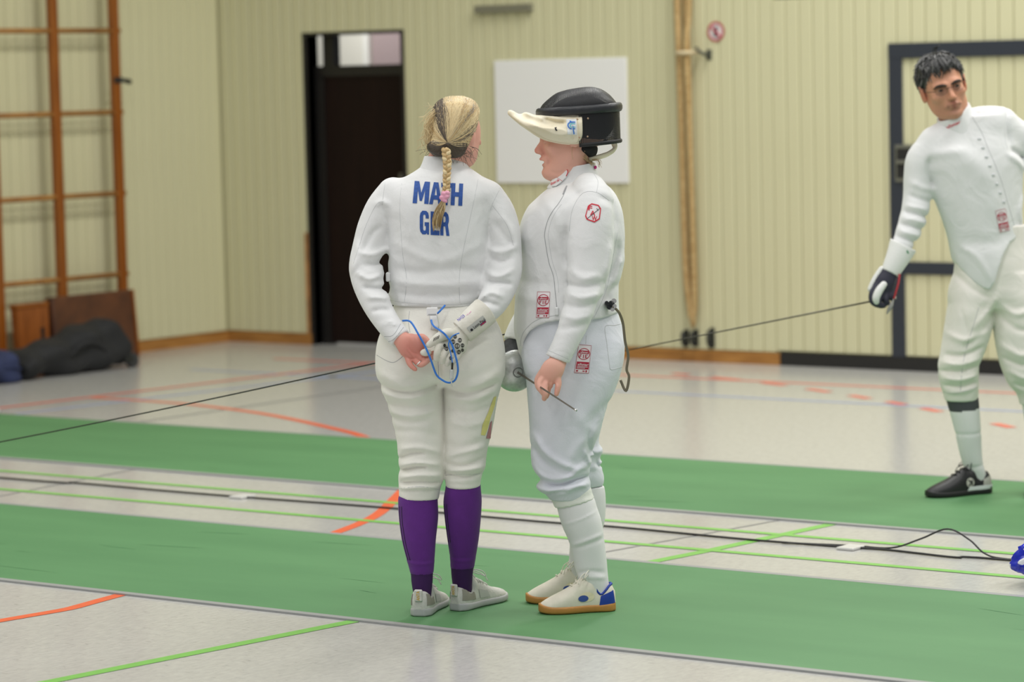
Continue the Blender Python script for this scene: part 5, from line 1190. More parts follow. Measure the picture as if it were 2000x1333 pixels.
    for pts, w, a in [([(1042, 840), (1060, 870), (1095, 895), (1128, 908)], .012, .009), ([(1040, 862), (1058, 890), (1090, 910)], .014, -.007), ([(1038, 900), (1065, 925), (1110, 922), (1128, 908), (1150, 900)], .012, .009), ([(1060, 938), (1090, 938), (1125, 928), (1148, 925)], .007, -.011), ([(1050, 948), (1090, 950), (1125, 940), (1152, 938)], .010, .008), ([(1064, 958), (1085, 952), (1105, 948)], .006, -.009), ([(1140, 870), (1147, 888), (1153, 900)], .008, .007), ([(1150, 830), (1148, 860), (1152, 890)], .010, -.006),
        ([(1195, 780), (1165, 800), (1145, 830)], .02, -.005), ([(1160, 840), (1130, 860), (1110, 890)], .02, .004), ([(1100, 780), (1140, 820), (1165, 840)], .025, .004), ([(1164, 908), (1172, 918), (1180, 916)], .007, -.010), ([(1150, 880), (1165, 888), (1178, 886)], .008, .006), ([(1045, 660), (1080, 690), (1090, 720)], .03, -.004), ([(1040, 700), (1042, 760), (1040, 820)], .02, .004)]:
        g.fold(pr(pts), w * .85, a * 1.4)
    V, Q = g.mesh(1); br = link('breeches', quad_mesh('breeches', V, Q), COOL, R); SB = Surf(f, V, Q)
    CUF = cloth('breeches_cuff', (236, 237, 230))
    for N, lab in (([(1112, 957, -.056, .0655), (1117, 969, -.056, .0645), (1123, 983, -.056, .0625)], 0), ([(1134, 946, .115, .058), (1135, 957, .115, .057), (1136, 967, .115, .056)], 1)):
        tb = f.tube(N, cut0=(-.18, 0, 1), cut1=(.22, 0, -1)); g = Sdf(tb.lo - .01, tb.hi + .01, .004); g.add(tb, 0)
        for v_ in (966, 971): g.fold(pr([(1070, v_ + 8), (1115, v_), (1165, v_ - 10)]), .004, -.0015)
        link('breeches_cuff', quad_mesh('breeches_cuff', *g.mesh(1)), CUF, br)
    fie_patch(SB, [(1130, 673.5), (1155, 675.5), (1149.6, 730), (1121.5, 728.6)], br)
    seam(SB, 'pocket_seam', [(1215, 632), (1200, 636), (1182, 638.5), (1185, 670), (1190, 710), (1193, 722), (1205, 720), (1215, 717)], .0010, SEAMC, br); seam(SB, 'side_seam', [(1145, 655), (1144, 672)], .0008, SEAMC, br)
    # ---- socks
    WS = mat('white_sock', (233, 232, 233), .85, bump=.06, bscale=300, sheen=.1)
    for rows in ([(962, 1080, 1154, -.056, .054), (978, 1084, 1162, -.056, .058), (992, 1088, 1166, -.056, .060), (1012, 1093, 1173, -.056, .060), (1030, 1099, 1177, -.056, .058), (1050, 1108, 1179.5, -.057, .054), (1070, 1115, 1182, -.058, .050), (1095, 1120, 1185, -.06, .045), (1120, 1126, 1187, -.062, .043), (1140, 1134, 1189, -.064, .040), (1172, 1145, 1191, -.066, .034)], [(950, 1100, 1180, .115, .054), (967, 1104, 1182.5, .115, .057), (1012, 1111, 1182, .115, .058), (1050, 1113, 1172, .115, .052), (1090, 1111.5, 1156, .118, .044), (1115, 1110, 1152, .12, .040), (1150, 1116, 1158, .12, .034)]):
        L_ = f.loft(rows); g = Sdf(L_.lo - .02, L_.hi + .02, .004); g.add(L_, 0)
        if rows[0][3] < 0:
            for pts, w, a in [([(1098, 1018), (1130, 1006), (1168, 990)], .003, .002), ([(1116, 1058), (1145, 1046), (1176, 1036)], .006, .003), ([(1118, 1064), (1148, 1054), (1178, 1044)], .006, -.002), ([(1128, 1112), (1150, 1106), (1180, 1110)], .006, -.003), ([(1128, 1122), (1150, 1118), (1184, 1120)], .006, .003)]: g.fold(pr(pts), w, a)
        so = link('sock', quad_mesh('sock', *g.mesh(1)), WS, R)
    cs = dict(upper=mat('shoe_cream', (226, 220, 204), .55, noise=.05, nscale=30), sole=mat('gum_sole', (186, 132, 66), .5, noise=.08, nscale=20), lace=mat('lace_cream', (232, 226, 212), .8), accent=mat('shoe_blue', (28, 62, 160), .5), logo=mat('logo_blue', (58, 84, 158), .5), panel=mat('shoe_ivory', (232, 222, 190), .55))
    sh1 = shoe(f, 186, ground(1203, 1192), .246, cs, 'shoe', 'cream court shoe with blue heel and gum sole', style=1, sole_t=.024); sh2 = shoe(f, 183, ground(1172, 1173), .240, cs, 'shoe', 'cream court shoe on the far foot', style=1, sole_t=.024)
    # ---- head, hand, hidden body
    HC = f.L(1117, 269, DC); HM = rot(math.radians(90), math.radians(-2), 0)
    neck = Tube([f.L(1116, 300, DC), f.L(1120, 335, DC), f.L(1126, 372, DC)], [.054, .054, .062], 3)
    V1, Q1, P = face_head(f, HC, HM, 1.03, True, neck=neck, jowl=1, nose=.1065, ear=.72, folds=[(pr([(1060, 297), (1068, 304), (1073, 314), (1071, 322)]), .005, -.0035), (pr([(1080, 300), (1090, 310), (1092, 322)]), .014, .003), (pr([(1075, 335), (1090, 338), (1108, 330)]), .006, -.003), (pr([(1100, 322), (1112, 325), (1125, 320)]), .008, -.002)])
    dh = -.228; hand = Sdf(f.L(1035, 795, dh - .07), f.L(1120, 690, dh + .09), .0022)
    hand.add(f.tube([(1092, 694, -.203, .028), (1089, 708, -.210, .027), (1084, 718, -.220, .027)], sq=(1, 1.4, 1)), 0); hand.add(Ell(f.L(1076, 727, dh), (.034, .017, .040), rot(0, 0, .35)), .02)
    for N in ([(1062, 738, dh, .0115), (1054, 749, dh - .012, .0105), (1057, 762, dh - .022, .0095), (1064, 772, dh - .020, .008)], [(1068, 742, dh, .0115), (1063, 756, dh - .014, .0105), (1065, 769, dh - .022, .0095), (1063, 779, dh - .016, .008)],
              [(1076, 744, dh, .011), (1071, 757, dh + .002, .010), (1069, 768, dh + .006, .009), (1067, 775, dh + .012, .0078)], [(1089, 737, dh, .0105), (1091, 750, dh - .006, .0095), (1089, 761, dh - .010, .0088), (1087, 770, dh - .010, .0075)],
              [(1060, 728, dh + .008, .013), (1051, 742, dh + .012, .0115), (1052, 755, dh + .006, .0105), (1058, 764, dh - .002, .009)]): hand.add(f.tube(N), .003)
    for pts in ([(1066, 733), (1068, 742)], [(1074, 735), (1077, 744)], [(1083, 734), (1086, 741)]): hand.fold(pr(pts), .004, .0022, (-.4, dh))
    hv = hand.mesh(1)
    core = hidden_body([f.loft(torso[6:-3], .018), f.tube(larm, grow=-.014), f.tube(rarm, grow=-.012), f.loft(hip, .016), f.loft(nl[:-4], .016), f.loft(fl_[:-3], .016), neck, f.tube([(1110, 940, -.056, .045), (1140, 1040, -.056, .045), (1158, 1150, -.062, .03)]), f.tube([(1135, 940, .115, .045), (1145, 1030, .115, .045), (1130, 1140, .12, .03)])])
    V, Q = join_vq([(V1, Q1), hv, core]); me = quad_mesh('body', V, Q)
    add_colors(me, tint_fn((226, 174, 156), [(P((0, .11, -.035)), .022, (206, 118, 108), .6), (P((.03, .06, -.035)), .03, (214, 140, 124), .45), (P((-.03, .06, -.035)), .03, (214, 140, 124), .45), (P((0, .10, -.062)), .014, (186, 104, 98), .8), (P((0, .098, -.078)), .012, (186, 104, 98), .8), (P((0, .085, -.100)), .03, (214, 138, 122), .4), (f.L(1064, 775, dh), .02, (204, 112, 98), .6), (f.L(1087, 765, dh), .016, (206, 120, 106), .5), (f.L(1072, 742, dh), .03, (214, 146, 128), .4)]))
    body = link('body', me, SKIN, R)
    tth = Ell(P((0, .080, -.066)), (.014, .009, .0045), HM); g = Sdf(tth.lo - .01, tth.hi + .01, .002); g.add(tth, 0); link('teeth', quad_mesh('teeth', *g.mesh(1)), mat('teeth', (226, 222, 210), .3), R)
    g = Sdf(f.L(1115, 318, -.12), f.L(1175, 270, .2), .004); g.add(Ell(f.L(1142, 290, DC), (.040, .070, .022)), 0); g.add(Ell(f.L(1150, 295, DC), (.026, .052, .021), rot(0, 0, .5)), .012); link('head_band', quad_mesh('head_band', *g.mesh(1)), mat('black_cloth', (26, 26, 28), .9, bump=.3, bscale=60), R)
    HR = mat('light_hair', (198, 172, 132), .5); rg = random.Random(5); it = []
    for k in range(46):
        o = rg.uniform(-1, 1); it.append((catmull([f.L(1128 + o * 16, 296 + rg.uniform(-4, 4), -.01 + rg.uniform(-.03, .02)), f.L(1138 + o * 9, 308, -.012 + rg.uniform(-.02, .03)), f.L(1152 + rg.uniform(-4, 4), 318 + rg.uniform(-4, 3), .0 + rg.uniform(-.02, .05)), f.L(1160 + rg.uniform(-3, 3), 322 + rg.uniform(-5, 10), .03 + rg.uniform(-.02, .02))], 4), rg.uniform(.0006, .0016)))
    for k in range(9): it.append((catmull([f.L(1156, 312, 0), f.L(1166 + rg.uniform(0, 8), 314 + rg.uniform(-3, 3), .0), f.L(1172 + rg.uniform(-4, 4), 326 + rg.uniform(-5, 6), .01)], 4), .0005))
    it.append((catmull([f.L(1118, 283, -.05), f.L(1117, 300, -.052), f.L(1119, 312, -.05)], 4), .0006))
    link_ = multi_tube('hair', it, HR, R, 4); link_['kind'] = 'stuff'
    sq_ = f.L(1163, 327, .0); g = Sdf(sq_ - .02, sq_ + .02, .002); g.add(Ell(sq_, (.0045, .008, .006)), 0); link('hair_tie', quad_mesh('hair_tie', *g.mesh(1)), mat('magenta', (190, 40, 120), .6), R)

    # ---- mask
    MK = empty('fencing_mask', (0, 0, 0), 0, R); MK['label'] = 'black wire mesh fencing mask with cream bib'
    mm = bpy.data.materials.new('mask_wire'); mm.use_nodes = True; nt = mm.node_tree; b = nt.nodes['Principled BSDF']; b.inputs['Base Color'].default_value = lin((30, 31, 34)); b.inputs['Roughness'].default_value = .5; b.inputs['Metallic'].default_value = .2
    uvn = nt.nodes.new('ShaderNodeUVMap'); sx = nt.nodes.new('ShaderNodeSeparateXYZ'); nt.links.new(uvn.outputs['UV'], sx.inputs[0]); outs = []
    for ch in ('X', 'Y'):
        m1 = nt.nodes.new('ShaderNodeMath'); m1.operation = 'FRACT'; nt.links.new(sx.outputs[ch], m1.inputs[0]); m2 = nt.nodes.new('ShaderNodeMath'); m2.operation = 'GREATER_THAN'; m2.inputs[1].default_value = .58; nt.links.new(m1.outputs[0], m2.inputs[0]); outs.append(m2)
    m3 = nt.nodes.new('ShaderNodeMath'); m3.operation = 'MULTIPLY'; nt.links.new(outs[0].outputs[0], m3.inputs[0]); nt.links.new(outs[1].outputs[0], m3.inputs[1])
    m4 = nt.nodes.new('ShaderNodeMath'); m4.operation = 'SUBTRACT'; m4.inputs[0].default_value = 1.0; nt.links.new(m3.outputs[0], m4.inputs[1]); nt.links.new(m4.outputs[0], b.inputs['Alpha'])
    def grid_obj(name, fn, nu, nv, mt, us, vs_, closed=False):
        Vv = [fn(i / (nu - 1), j / (nv - 1)) for i in range(nu) for j in range(nv)]; Fc = [(i * nv + j, (i + 1) * nv + j, (i + 1) * nv + j + 1, i * nv + j + 1) for i in range(nu - 1) for j in range(nv - 1)]
        me = pymesh(name, Vv, Fc, True); uv = me.uv_layers.new(name='UVMap')
        for p in me.polygons:
            for li, vi in zip(p.loop_indices, p.vertices): uv.data[li].uv = (us * (vi // nv) / (nu - 1), vs_ * (vi % nv) / (nv - 1))
        return link(name, me, mt, MK)
    topc = np.array(catmull([(1053, 216), (1061, 203), (1084, 184), (1102, 177), (1120, 173), (1150, 169.5), (1172, 173), (1190, 184), (1203, 199), (1207, 206)], 8))
    x0, x1 = 1053.0, 1207.0; base = lambda u: 219 + (207 - 219) * (u - x0) / (x1 - x0)
    def dome(s_, t_):
        u = x0 + (x1 - x0) * (1 - math.cos(math.pi * s_)) / 2; vt = np.interp(u, topc[:, 0], topc[:, 1]); hw = .108 * max(1 - abs((u - 1132) / 79.0) ** 2.6, 0.0) ** .5; th = math.pi * t_
        a = f.L(u, base(u), DC); tz = f.L(u, vt, DC)[2]; return (a[0], DC - hw * math.cos(th), a[2] + (tz - a[2]) * math.sin(th) ** .8)
    grid_obj('face_mesh', dome, 40, 30, mm, 110, 120)
    cxm = 1131.0; ra = (f.L(1210, 212, DC)[0] - f.L(1052, 212, DC)[0]) / 2; cR = f.L(cxm, 213, DC)[0]
    def ringp(t, vf, vb, k=1.0):
        c_, s_ = math.cos(t), math.sin(t); r = cR + ra * k * math.copysign(abs(c_) ** .85, c_); d = DC + .106 * k * math.copysign(abs(s_) ** .85, s_); w = (1 - c_) / 2
        z = f.L(1052, vf, DC)[2] * w + f.L(1210, vb, DC)[2] * (1 - w); return np.array([r, d, z])
    grid_obj('side_mesh', lambda s_, t_: ringp(3.18 * s_ - 1.59, 222 + (290 - 222) * t_, 209 + (274 - 209) * t_, 1.0 + .012 * t_), 46, 10, mm, 124, 34)
    g = Sdf(f.L(1045, 300, -.12), f.L(1215, 160, .18), .006); g.add(Ell(f.L(1134, 236, DC), (.108, .092, .080)), 0); g.sub(Half(f.L(1134, 284, DC), (.06, 0, 1)), 0); link('padding', quad_mesh('padding', *g.mesh(1)), mat('mask_padding', (34, 34, 36), .9), MK)
    RUB = mat('mask_rubber', (38, 40, 44), .42, noise=.2, nscale=30, bump=.15, bscale=60)
    P_ = [ringp(2 * math.pi * k / 64, 220.5, 208.5, 1.015) for k in range(65)]; tube('rubber_trim', P_, 1.0, RUB, MK, 10, flat=(.0142, .008, (0, 0, 1)))
    P_ = [ringp(3.18 * k / 44 - 1.59, 290, 274.5, 1.022) for k in range(45)]; tube('lower_binding', P_, 1.0, mat('mask_binding', (22, 22, 24), .6), MK, 8, flat=(.0065, .004, (0, 0, 1)))
    BIB = mat('bib_cloth', (233, 226, 204), .75, rgb2=(222, 212, 184), nscale=9, bump=.12, bscale=200)
    rows = []
    for u, vt, vb, hd in ((991, 217, 223, .022), (996, 214.5, 228, .036), (1005, 215.5, 236, .055), (1015, 217, 244, .070), (1030, 219, 254.5, .088), (1045, 224, 265, .100), (1060, 223, 273, .107), (1075, 222, 278, .111), (1090, 221.5, 281.5, .113), (1110, 221, 284, .115), (1122, 221, 284.5, .116), (1130, 221, 281, .116), (1133.5, 221.5, 275, .116), (1135.5, 222, 266, .115)):
        a = f.L(u, vt, DC); b_ = f.L(u, vb, DC); rows.append((a[0], DC, (a[2] + b_[2]) / 2, hd * 1.09, (a[2] - b_[2]) / 2))
    bl = Loft(rows, 0, n=3.2); g = Sdf(bl.lo - .015, bl.hi + .015, .0035); g.add(bl, 0)
    for pts, w, a in [([(1000, 219), (1025, 228), (1055, 240), (1085, 246)], .010, -.010), ([(1030, 240), (1055, 246), (1085, 256), (1110, 262)], .012, .009), ([(1060, 231), (1085, 238), (1105, 239)], .007, -.008), ([(1085, 268), (1110, 268), (1128, 266)], .010, -.003), ([(1012, 236), (1040, 255), (1075, 273)], .006, .002), ([(1118, 228), (1118, 250), (1120, 278)], .006, -.002)]: g.fold(pr(pts), w, a)
    Vb, Qb = g.mesh(1); bib = link('bib', quad_mesh('bib', Vb, Qb), BIB, MK); SBi = Surf(f, Vb, Qb)
    seam(SBi, 'bib_stitching', [(1002, 229), (1030, 250), (1060, 268.5), (1090, 277.5), (1122, 280), (1130, 272), (1130, 250), (1127, 230)], .0008, mat('stitch_cream', (206, 196, 166), .8), MK, 0, 8)
    decal(SBi, 'bib_label', poly_bm([[(1106.5, 233.5), (1126, 233.5), (1127, 263.5), (1108, 262.5)]]), mat('label_pale', (222, 226, 228), .6), MK, .0014, 3)
    arc = lambda r0, r1, a0, a1, cx, cy, n=8: [[(cx + r * math.cos(t), cy + r * math.sin(t)) for r, t in ((r0, a0 + (a1 - a0) * k / n), (r0, a0 + (a1 - a0) * (k + 1) / n), (r1, a0 + (a1 - a0) * (k + 1) / n), (r1, a0 + (a1 - a0) * k / n))] for k in range(n)]
    L1, L2 = mat('logo_deep_blue', (48, 118, 200), .6), mat('logo_teal', (120, 196, 206), .6)
    decal(SBi, 'bib_logo', poly_bm(arc(5.4, 7.6, math.pi / 2, 1.5 * math.pi, 1116, 245.5) + [[(1116, 237.9), (1124, 238), (1124, 240.1), (1116, 240.1)], [(1112.4, 236), (1115.2, 237), (1115, 239), (1112.4, 238.5)], [(1119, 250.8), (1124, 250.6), (1124, 252.4), (1119, 252.6)]]), L1, MK, .0024, 3)
    decal(SBi, 'bib_logo', poly_bm(arc(2.6, 4.6, math.pi / 2, 1.5 * math.pi, 1117, 245.5) + [[(1117, 240.9), (1124, 241), (1124, 242.9), (1117, 242.9)], [(1120, 247.4), (1124, 247.3), (1124, 249.4), (1120, 249.6)]]), L2, MK, .0024, 3)
    decal(SBi, 'bib_logo', poly_bm([[(1117.5, 246), (1119.5, 246), (1123, 261), (1120, 262)]]), L1, MK, .0030, 3)
    decal(SBi, 'bib_pen_mark', poly_bm([[(1083, 250), (1088, 249.5), (1086, 252), (1089, 255), (1086, 256), (1084, 253)]]), mat('black_print', (34, 34, 36)), MK, .0020, 3)
    RV = mat('rivet_copper', (186, 160, 136), .3, metal=.8)
    for (u, v) in ((1127.6, 233.5), (1131.5, 268.5)):
        p = SBi.hit(u, v, .001)
        if p is not None: g = Sdf(p - .008, p + .008, .0015); g.add(Ell(p, (.0035, .002, .0035)), 0); link('rivet', quad_mesh('rivet', *g.mesh(0)), RV, MK)
    for (u, v) in ((1148.5, 231.5), (1147.5, 267)):
        p = f.L(u, v, DC - .112); g = Sdf(p - .008, p + .008, .0015); g.add(Ell(p, (.0035, .002, .0035)), 0); link('rivet', quad_mesh('rivet', *g.mesh(0)), RV, MK)
    tube('tongue_strap', catmull([f.L(1190, 270, DC - .02), f.L(1199, 280, DC - .02), f.L(1200, 291, DC - .02), f.L(1187, 301, DC - .02), f.L(1166, 308, DC - .02), f.L(1150, 312, DC - .02)], 6), 1.0, BIB, MK, 10, flat=(.012, .0065, (.35, -.75, .55)))

    # ---- right glove on the sword hand
    GV = mat('glove_dark', (58, 60, 64), .6, noise=.3, nscale=50); dg = .085
    g = Sdf(f.L(978, 735, dg - .10), f.L(1060, 640, dg + .14), .003); g.add(f.tube([(1006, 668, .138, .034), (1005, 680, .128, .037), (1005, 692, .110, .036)], cut0=True, sq=(1, 1.2, 1)), 0); g.add(Ell(f.L(1007, 704, .085), (.036, .040, .030)), .02)
    for i in range(4): g.add(f.tube([(996 + i * 7, 692, .07, .012), (992 + i * 8, 704, .045, .012), (996 + i * 8, 716, .05, .011)]), .005)
    gb_ = link('glove', quad_mesh('glove', *g.mesh(1)), GV, R); gb_['label'] = 'dark padded fencing glove on the sword hand'
    g = Sdf(f.L(975, 712, dg - .12), f.L(1045, 680, dg + .06), .003); g.add(f.tube([(986, 702, .075, .010), (996, 694, .060, .013), (1012, 693, .052, .012)]), 0); link('glove_finger', quad_mesh('glove_finger', *g.mesh(1)), mat('glove_leather', (228, 226, 216)), gb_)
    SGb = Surf(f, *g.mesh(0))
    # ---- cord with clasp at the back
    CL = empty('cord_clasp', (0, 0, 0), 0, R); DK = mat('clasp_dark', (54, 56, 58), .35, metal=.7); p0 = f.L(1194, 594, -.085)
    for k, (du, dv, r_) in enumerate(((0, 0, .010), (5, -6, .008), (-4, 6, .008), (6, 4, .007), (-9, -2, .006), (2, 10, .007))):
        p = f.L(1194 + du, 594 + dv, -.085); V_, F2 = tube_geo([p + (0, -.010, 0), p + (0, .014, 0)], r_, 10); link('clasp_pin', pymesh('clasp_pin', V_, F2), DK if k % 2 == 0 else mat('silver', (220, 220, 218)), CL)
    tube('strap', catmull([f.L(1197, 599, -.095), f.L(1209, 611, -.085), f.L(1216.6, 632, -.07), f.L(1221, 668, -.06), f.L(1227, 695, -.05), f.L(1224, 722, -.05), f.L(1228.6, 737, -.05), f.L(1222.6, 764, -.05), f.L(1212, 743, -.045)], 7), 1.0, mat('cord_olive', (112, 104, 86), .5), CL, 8, flat=(.0012, .0042, (0, -.8, .3)))
    # ---- epee (held, a thing of its own)
    a = f.L(1010, 727, dg - .055); tip = f.L(1125, 802, -.66); dr = (tip - a) / np.linalg.norm(tip - a)
    wa = f.world(a); EP = empty('epee', wa, YAW); tag(EP, 'silver bell guard epee with thin steel blade held low by the woman in profile', 'epee')
    Mx = np.array(axis_matrix((0, 0, 0), dr))[:3, :3]
    prof = [(0, .012), (.008, .0118), (.02, .0105), (.035, .006), (.050, -.002), (.060, -.011), (.0665, -.022), (.0672, -.024), (.0655, -.023), (.058, -.012), (.04, .0), (.02, .006), (0, .008)]
    V_, F2 = lathe_geo(prof, 40); V_ = np.array(V_) @ Mx.T; link('bell_guard', pymesh('bell_guard', V_, F2, True), mat('scratched_steel', (204, 206, 204), .42, metal=.95, noise=.12, nscale=60, bump=.15, bscale=90), EP)
    off = Mx @ np.array([.006, -.004, 0]); Lb = np.linalg.norm(tip - a)
    BLD = mat('blade_steel', (122, 112, 104), .3, metal=.9)
    V_, F2 = tube_geo([off * 0 + dr * .006, dr * .05, dr * .2, dr * (Lb - .012)], [.0048, .0040, .0034, .0026], 3); V_ = np.array(V_); link('blade', pymesh('blade', V_, F2), BLD, EP)
    V_, F2 = lathe_geo([(0, .004), (.014, .012), (.016, .0125), (.017, .0115), (.017, .010), (0, .010)], 24); link('guard_washer', pymesh('guard_washer', np.array(V_) @ Mx.T, F2, True), mat('scratched_steel_dark', (150, 152, 150), .4, metal=.95), EP)
    tube('point', [dr * (Lb - .014), dr * (Lb - .004), dr * Lb], [.0032, .0042, .004], mat('silver', (220, 220, 218)), EP, 8); tube('grip', [-dr * .004, -dr * .06, -dr * .13], [.010, .013, .011], mat('black_plastic', (30, 32, 30)), EP, 8)
    return f
fb = build_b()
# ------------------------------------------------------------------ man at the right edge
def build_c():
    f = Fig('person', 1905, 965, 'man with short grey hair and glasses leaning sideways in white fencing kit', .0066); R = f.root; pr = f.pr
    def ground(u, v):
        g_ = G(u, v, .006); return (g_ @ R_ - f.lat, g_ @ F_ - f.D)
    torso = [(575, 1886, 2015, .0, .135), (545, 1870, 2016, .0, .140), (511, 1860, 2010, .0, .138), (465, 1851, 1999, .0, .128), (426, 1839, 1996, .0, .126), (378, 1821, 1997, .0, .126), (345, 1811, 1998, .0, .126), (318, 1801, 2000, .0, .122), (295, 1798, 1996, .0, .112), (272, 1808, 1990, .0, .094), (252, 1828, 1972, .0, .075), (232, 1858, 1945, .0, .055)]
    larm = [(1822, 285, .0, .058), (1803, 312, -.005, .066), (1796, 345, -.01, .062), (1792, 380, -.02, .056), (1787, 412, -.035, .053), (1778, 442, -.055, .050), (1766, 470, -.075, .042), (1757, 492, -.09, .033)]
    rarm = [(1942, 244, .0, .055), (1973, 258, .02, .064), (2005, 285, .04, .064), (2035, 330, .055, .058), (2062, 375, .06, .053), (2080, 420, .03, .048), (2092, 470, -.02, .042)]
    sho = f.tube([(1826, 272, .0, .05), (1870, 252, .0, .058), (1915, 238, .0, .060), (1955, 237, .0, .056)])
    T, LA, RA = f.loft(torso), f.tube(larm, cut1=True), f.tube(rarm, cut1=True)
    lo, hi = bounds([T, LA, RA, sho]); g = Sdf(lo, hi, .0055); g.add(T, 0); g.add(sho, .05); g.add(LA, .03); g.add(RA, .03)
    cut = [(1790, 505), (1860, 506), (1872, 523), (1893, 547), (1913, 560), (1924, 562), (1932, 548), (1940, 520), (1950, 493), (1964, 472), (1990, 455), (2040, 444), (2300, 440), (2300, 800), (1790, 800)]
    X = g.X(tuple(slice(0, len(a)) for a in g.ax)); arms = np.minimum(LA(X), RA(X)); pc = Poly2(pr(cut))(X); g.F[:] = np.where(arms < .006, g.F, np.maximum(g.F, -pc))
    for pts, w, a in [([(1812, 308), (1810, 335), (1820, 365)], .012, -.009), ([(1815, 300), (1840, 296), (1880, 292)], .02, .005), ([(1765, 400), (1785, 404), (1812, 410)], .009, .006), ([(1762, 412), (1785, 417), (1812, 425)], .008, -.008), ([(1758, 424), (1780, 428), (1806, 436)], .009, .006), ([(1754, 436), (1776, 441), (1800, 448)], .008, -.008), ([(1750, 448), (1770, 454), (1794, 460)], .009, .006), ([(1746, 460), (1766, 466), (1788, 474)], .008, -.007), ([(1772, 380), (1792, 388), (1815, 394)], .010, -.006), ([(1776, 355), (1795, 365), (1818, 370)], .012, .005),
        ([(1965, 210), (1962, 245), (1968, 290)], .008, -.006), ([(1968, 290), (1985, 300), (2000, 310)], .010, -.010), ([(1960, 300), (1985, 315), (1996, 330)], .012, .006), ([(1995, 380), (1988, 410), (1992, 440)], .010, .006), ([(1870, 480), (1900, 500), (1925, 545)], .012, .004), ([(1880, 470), (1930, 470), (1960, 455)], .025, -.004), ([(1840, 300), (1900, 320), (1930, 380), (1940, 430)], .04, .006)]:
        g.fold(pr(pts), w, a * 1.4)
    V, Q = g.mesh(1); jacket = link('jacket', quad_mesh('jacket', V, Q), WHITE, R); S = Surf(f, V, Q)
    seam(S, 'front_seam', [(1897, 226), (1905, 238), (1918, 260), (1930, 290), (1945, 325), (1958, 360), (1968, 395), (1978, 430), (1984, 452)], .0008, SEAMGREY, jacket); seam(S, 'sleeve_seam', [(1968, 208), (1963, 235), (1963, 270), (1968, 292)], .0006, SEAMC, jacket)
    BT = mat('button_grey', (206, 209, 210), .8)  # fastenings a little greyer than the jacket cloth
    for i in range(8):
        p = S.hit(1913 + i * 6.7, 272 + i * 17.5, .0006)
        if p is not None: box('fastening', p - (.007, .003, .005), p + (.007, .0025, .005), BT, jacket, .002)
    fie_patch(S, [(1944, 412), (1963, 407.5), (1972, 450), (1952, 454.5)], jacket)
    # collar, tilted with the neck
    a_, b_ = f.L(1872, 246, -.005), f.L(1860, 214, -.005); c = Sdf(f.L(1815, 275, -.12), f.L(1920, 180, .1), .004)
    tb = Tube([a_ - (b_ - a_) * .5, b_], [.078, .070], 1); c.add(tb, 0); inn = Tube([a_ - (b_ - a_), b_ + (b_ - a_)], [.062, .060], 1); c.sub(inn, .003); tl, tr_ = f.L(1829, 230, 0), f.L(1892, 192, 0); e = tr_ - tl; nn = np.array([-e[2], -.25 * e[0], e[0]]); c.sub(Half(f.L(1851, 236, -.075), -nn), 0)
    V, Q = c.mesh(1); link('collar', quad_mesh('collar', V, Q), WHITE, jacket); SC = Surf(f, V, Q)
    decal(SC, 'collar_letters', text_bm('allstar', (1849, 252.5), (28, -12.5), (-2.2, -5.5), .012), mat('badge_red', (204, 28, 52)), jacket, .0016, 3)
    # ---- breeches
    hip = [(440, 1868, 2006, .0, .110), (480, 1866, 2008, .0, .108), (511, 1865, 2014, .0, .112), (549, 1859, 2020, .0, .114), (580, 1856, 2024, .0, .112), (600, 1870, 2015, .0, .09)]
    ll = [(535, 1870, 1930, .0, .09), (560, 1857, 1938, .0, .100), (585, 1853, 1941, -.005, .104), (608, 1849, 1942, -.008, .105), (633, 1845, 1940, -.010, .100), (667, 1840, 1931, -.014, .094), (692, 1836, 1922, -.014, .090), (717, 1832, 1912, -.012, .085), (740, 1834, 1911, -.008, .080), (757, 1838, 1911, -.005, .074), (768, 1842, 1911, -.002, .070), (783, 1846, 1909, .0, .066)]
    rl = [(535, 1945, 2012, .0, .09), (560, 1936, 2024, .0, .100), (585, 1935, 2027, .0, .108), (633, 1939, 2032, -.006, .104), (658, 1942, 2034, -.010, .100), (700, 1950, 2038, -.014, .092), (730, 1960, 2040, -.012, .086), (751, 1970, 2042, -.008, .080), (770, 1986, 2046, .0, .072), (790, 1992, 2050, .0, .066)]
    H_, LL, RL = f.loft(hip), f.loft(ll), f.loft(rl); lo, hi = bounds([H_, LL, RL]); g = Sdf(lo, hi, .0055); g.add(LL, 0); g.add(RL, .006); g.add(H_, .03)
    for pts, w, a in [([(1862, 530), (1890, 560), (1930, 580)], .012, -.005), ([(1936, 575), (1925, 600), (1890, 640)], .012, .006), ([(1938, 600), (1915, 640), (1870, 680)], .012, -.006), ([(1846, 650), (1880, 660), (1925, 640)], .012, .006), ([(1842, 690), (1875, 690), (1918, 672)], .010, -.008), ([(1836, 705), (1870, 708), (1914, 695)], .010, .007), ([(1834, 722), (1865, 722), (1910, 712)], .009, -.009), ([(1835, 735), (1870, 738), (1908, 728)], .009, .007), ([(1840, 750), (1870, 752), (1908, 744)], .008, -.008), ([(1845, 765), (1875, 762), (1908, 752)], .007, .004), ([(1945, 590), (1975, 610), (2010, 600)], .012, .006), ([(1945, 610), (1980, 640), (2020, 640)], .012, -.006), ([(1950, 670), (1985, 690), (2030, 680)], .012, .007), ([(1953, 695), (1990, 710), (2030, 700)], .010, -.008), ([(1962, 720), (1995, 735), (2035, 725)], .010, .007), ([(1975, 745), (2005, 755), (2040, 745)], .009, -.008), ([(1870, 600), (1880, 640), (1880, 700), (1876, 760)], .006, -.003)]:
        g.fold(pr(pts), w, a * 1.4)
    V, Q = g.mesh(1); br = link('breeches', quad_mesh('breeches', V, Q), cloth('ivory_breeches_cloth', (239, 235, 228)), R); SB = Surf(f, V, Q)
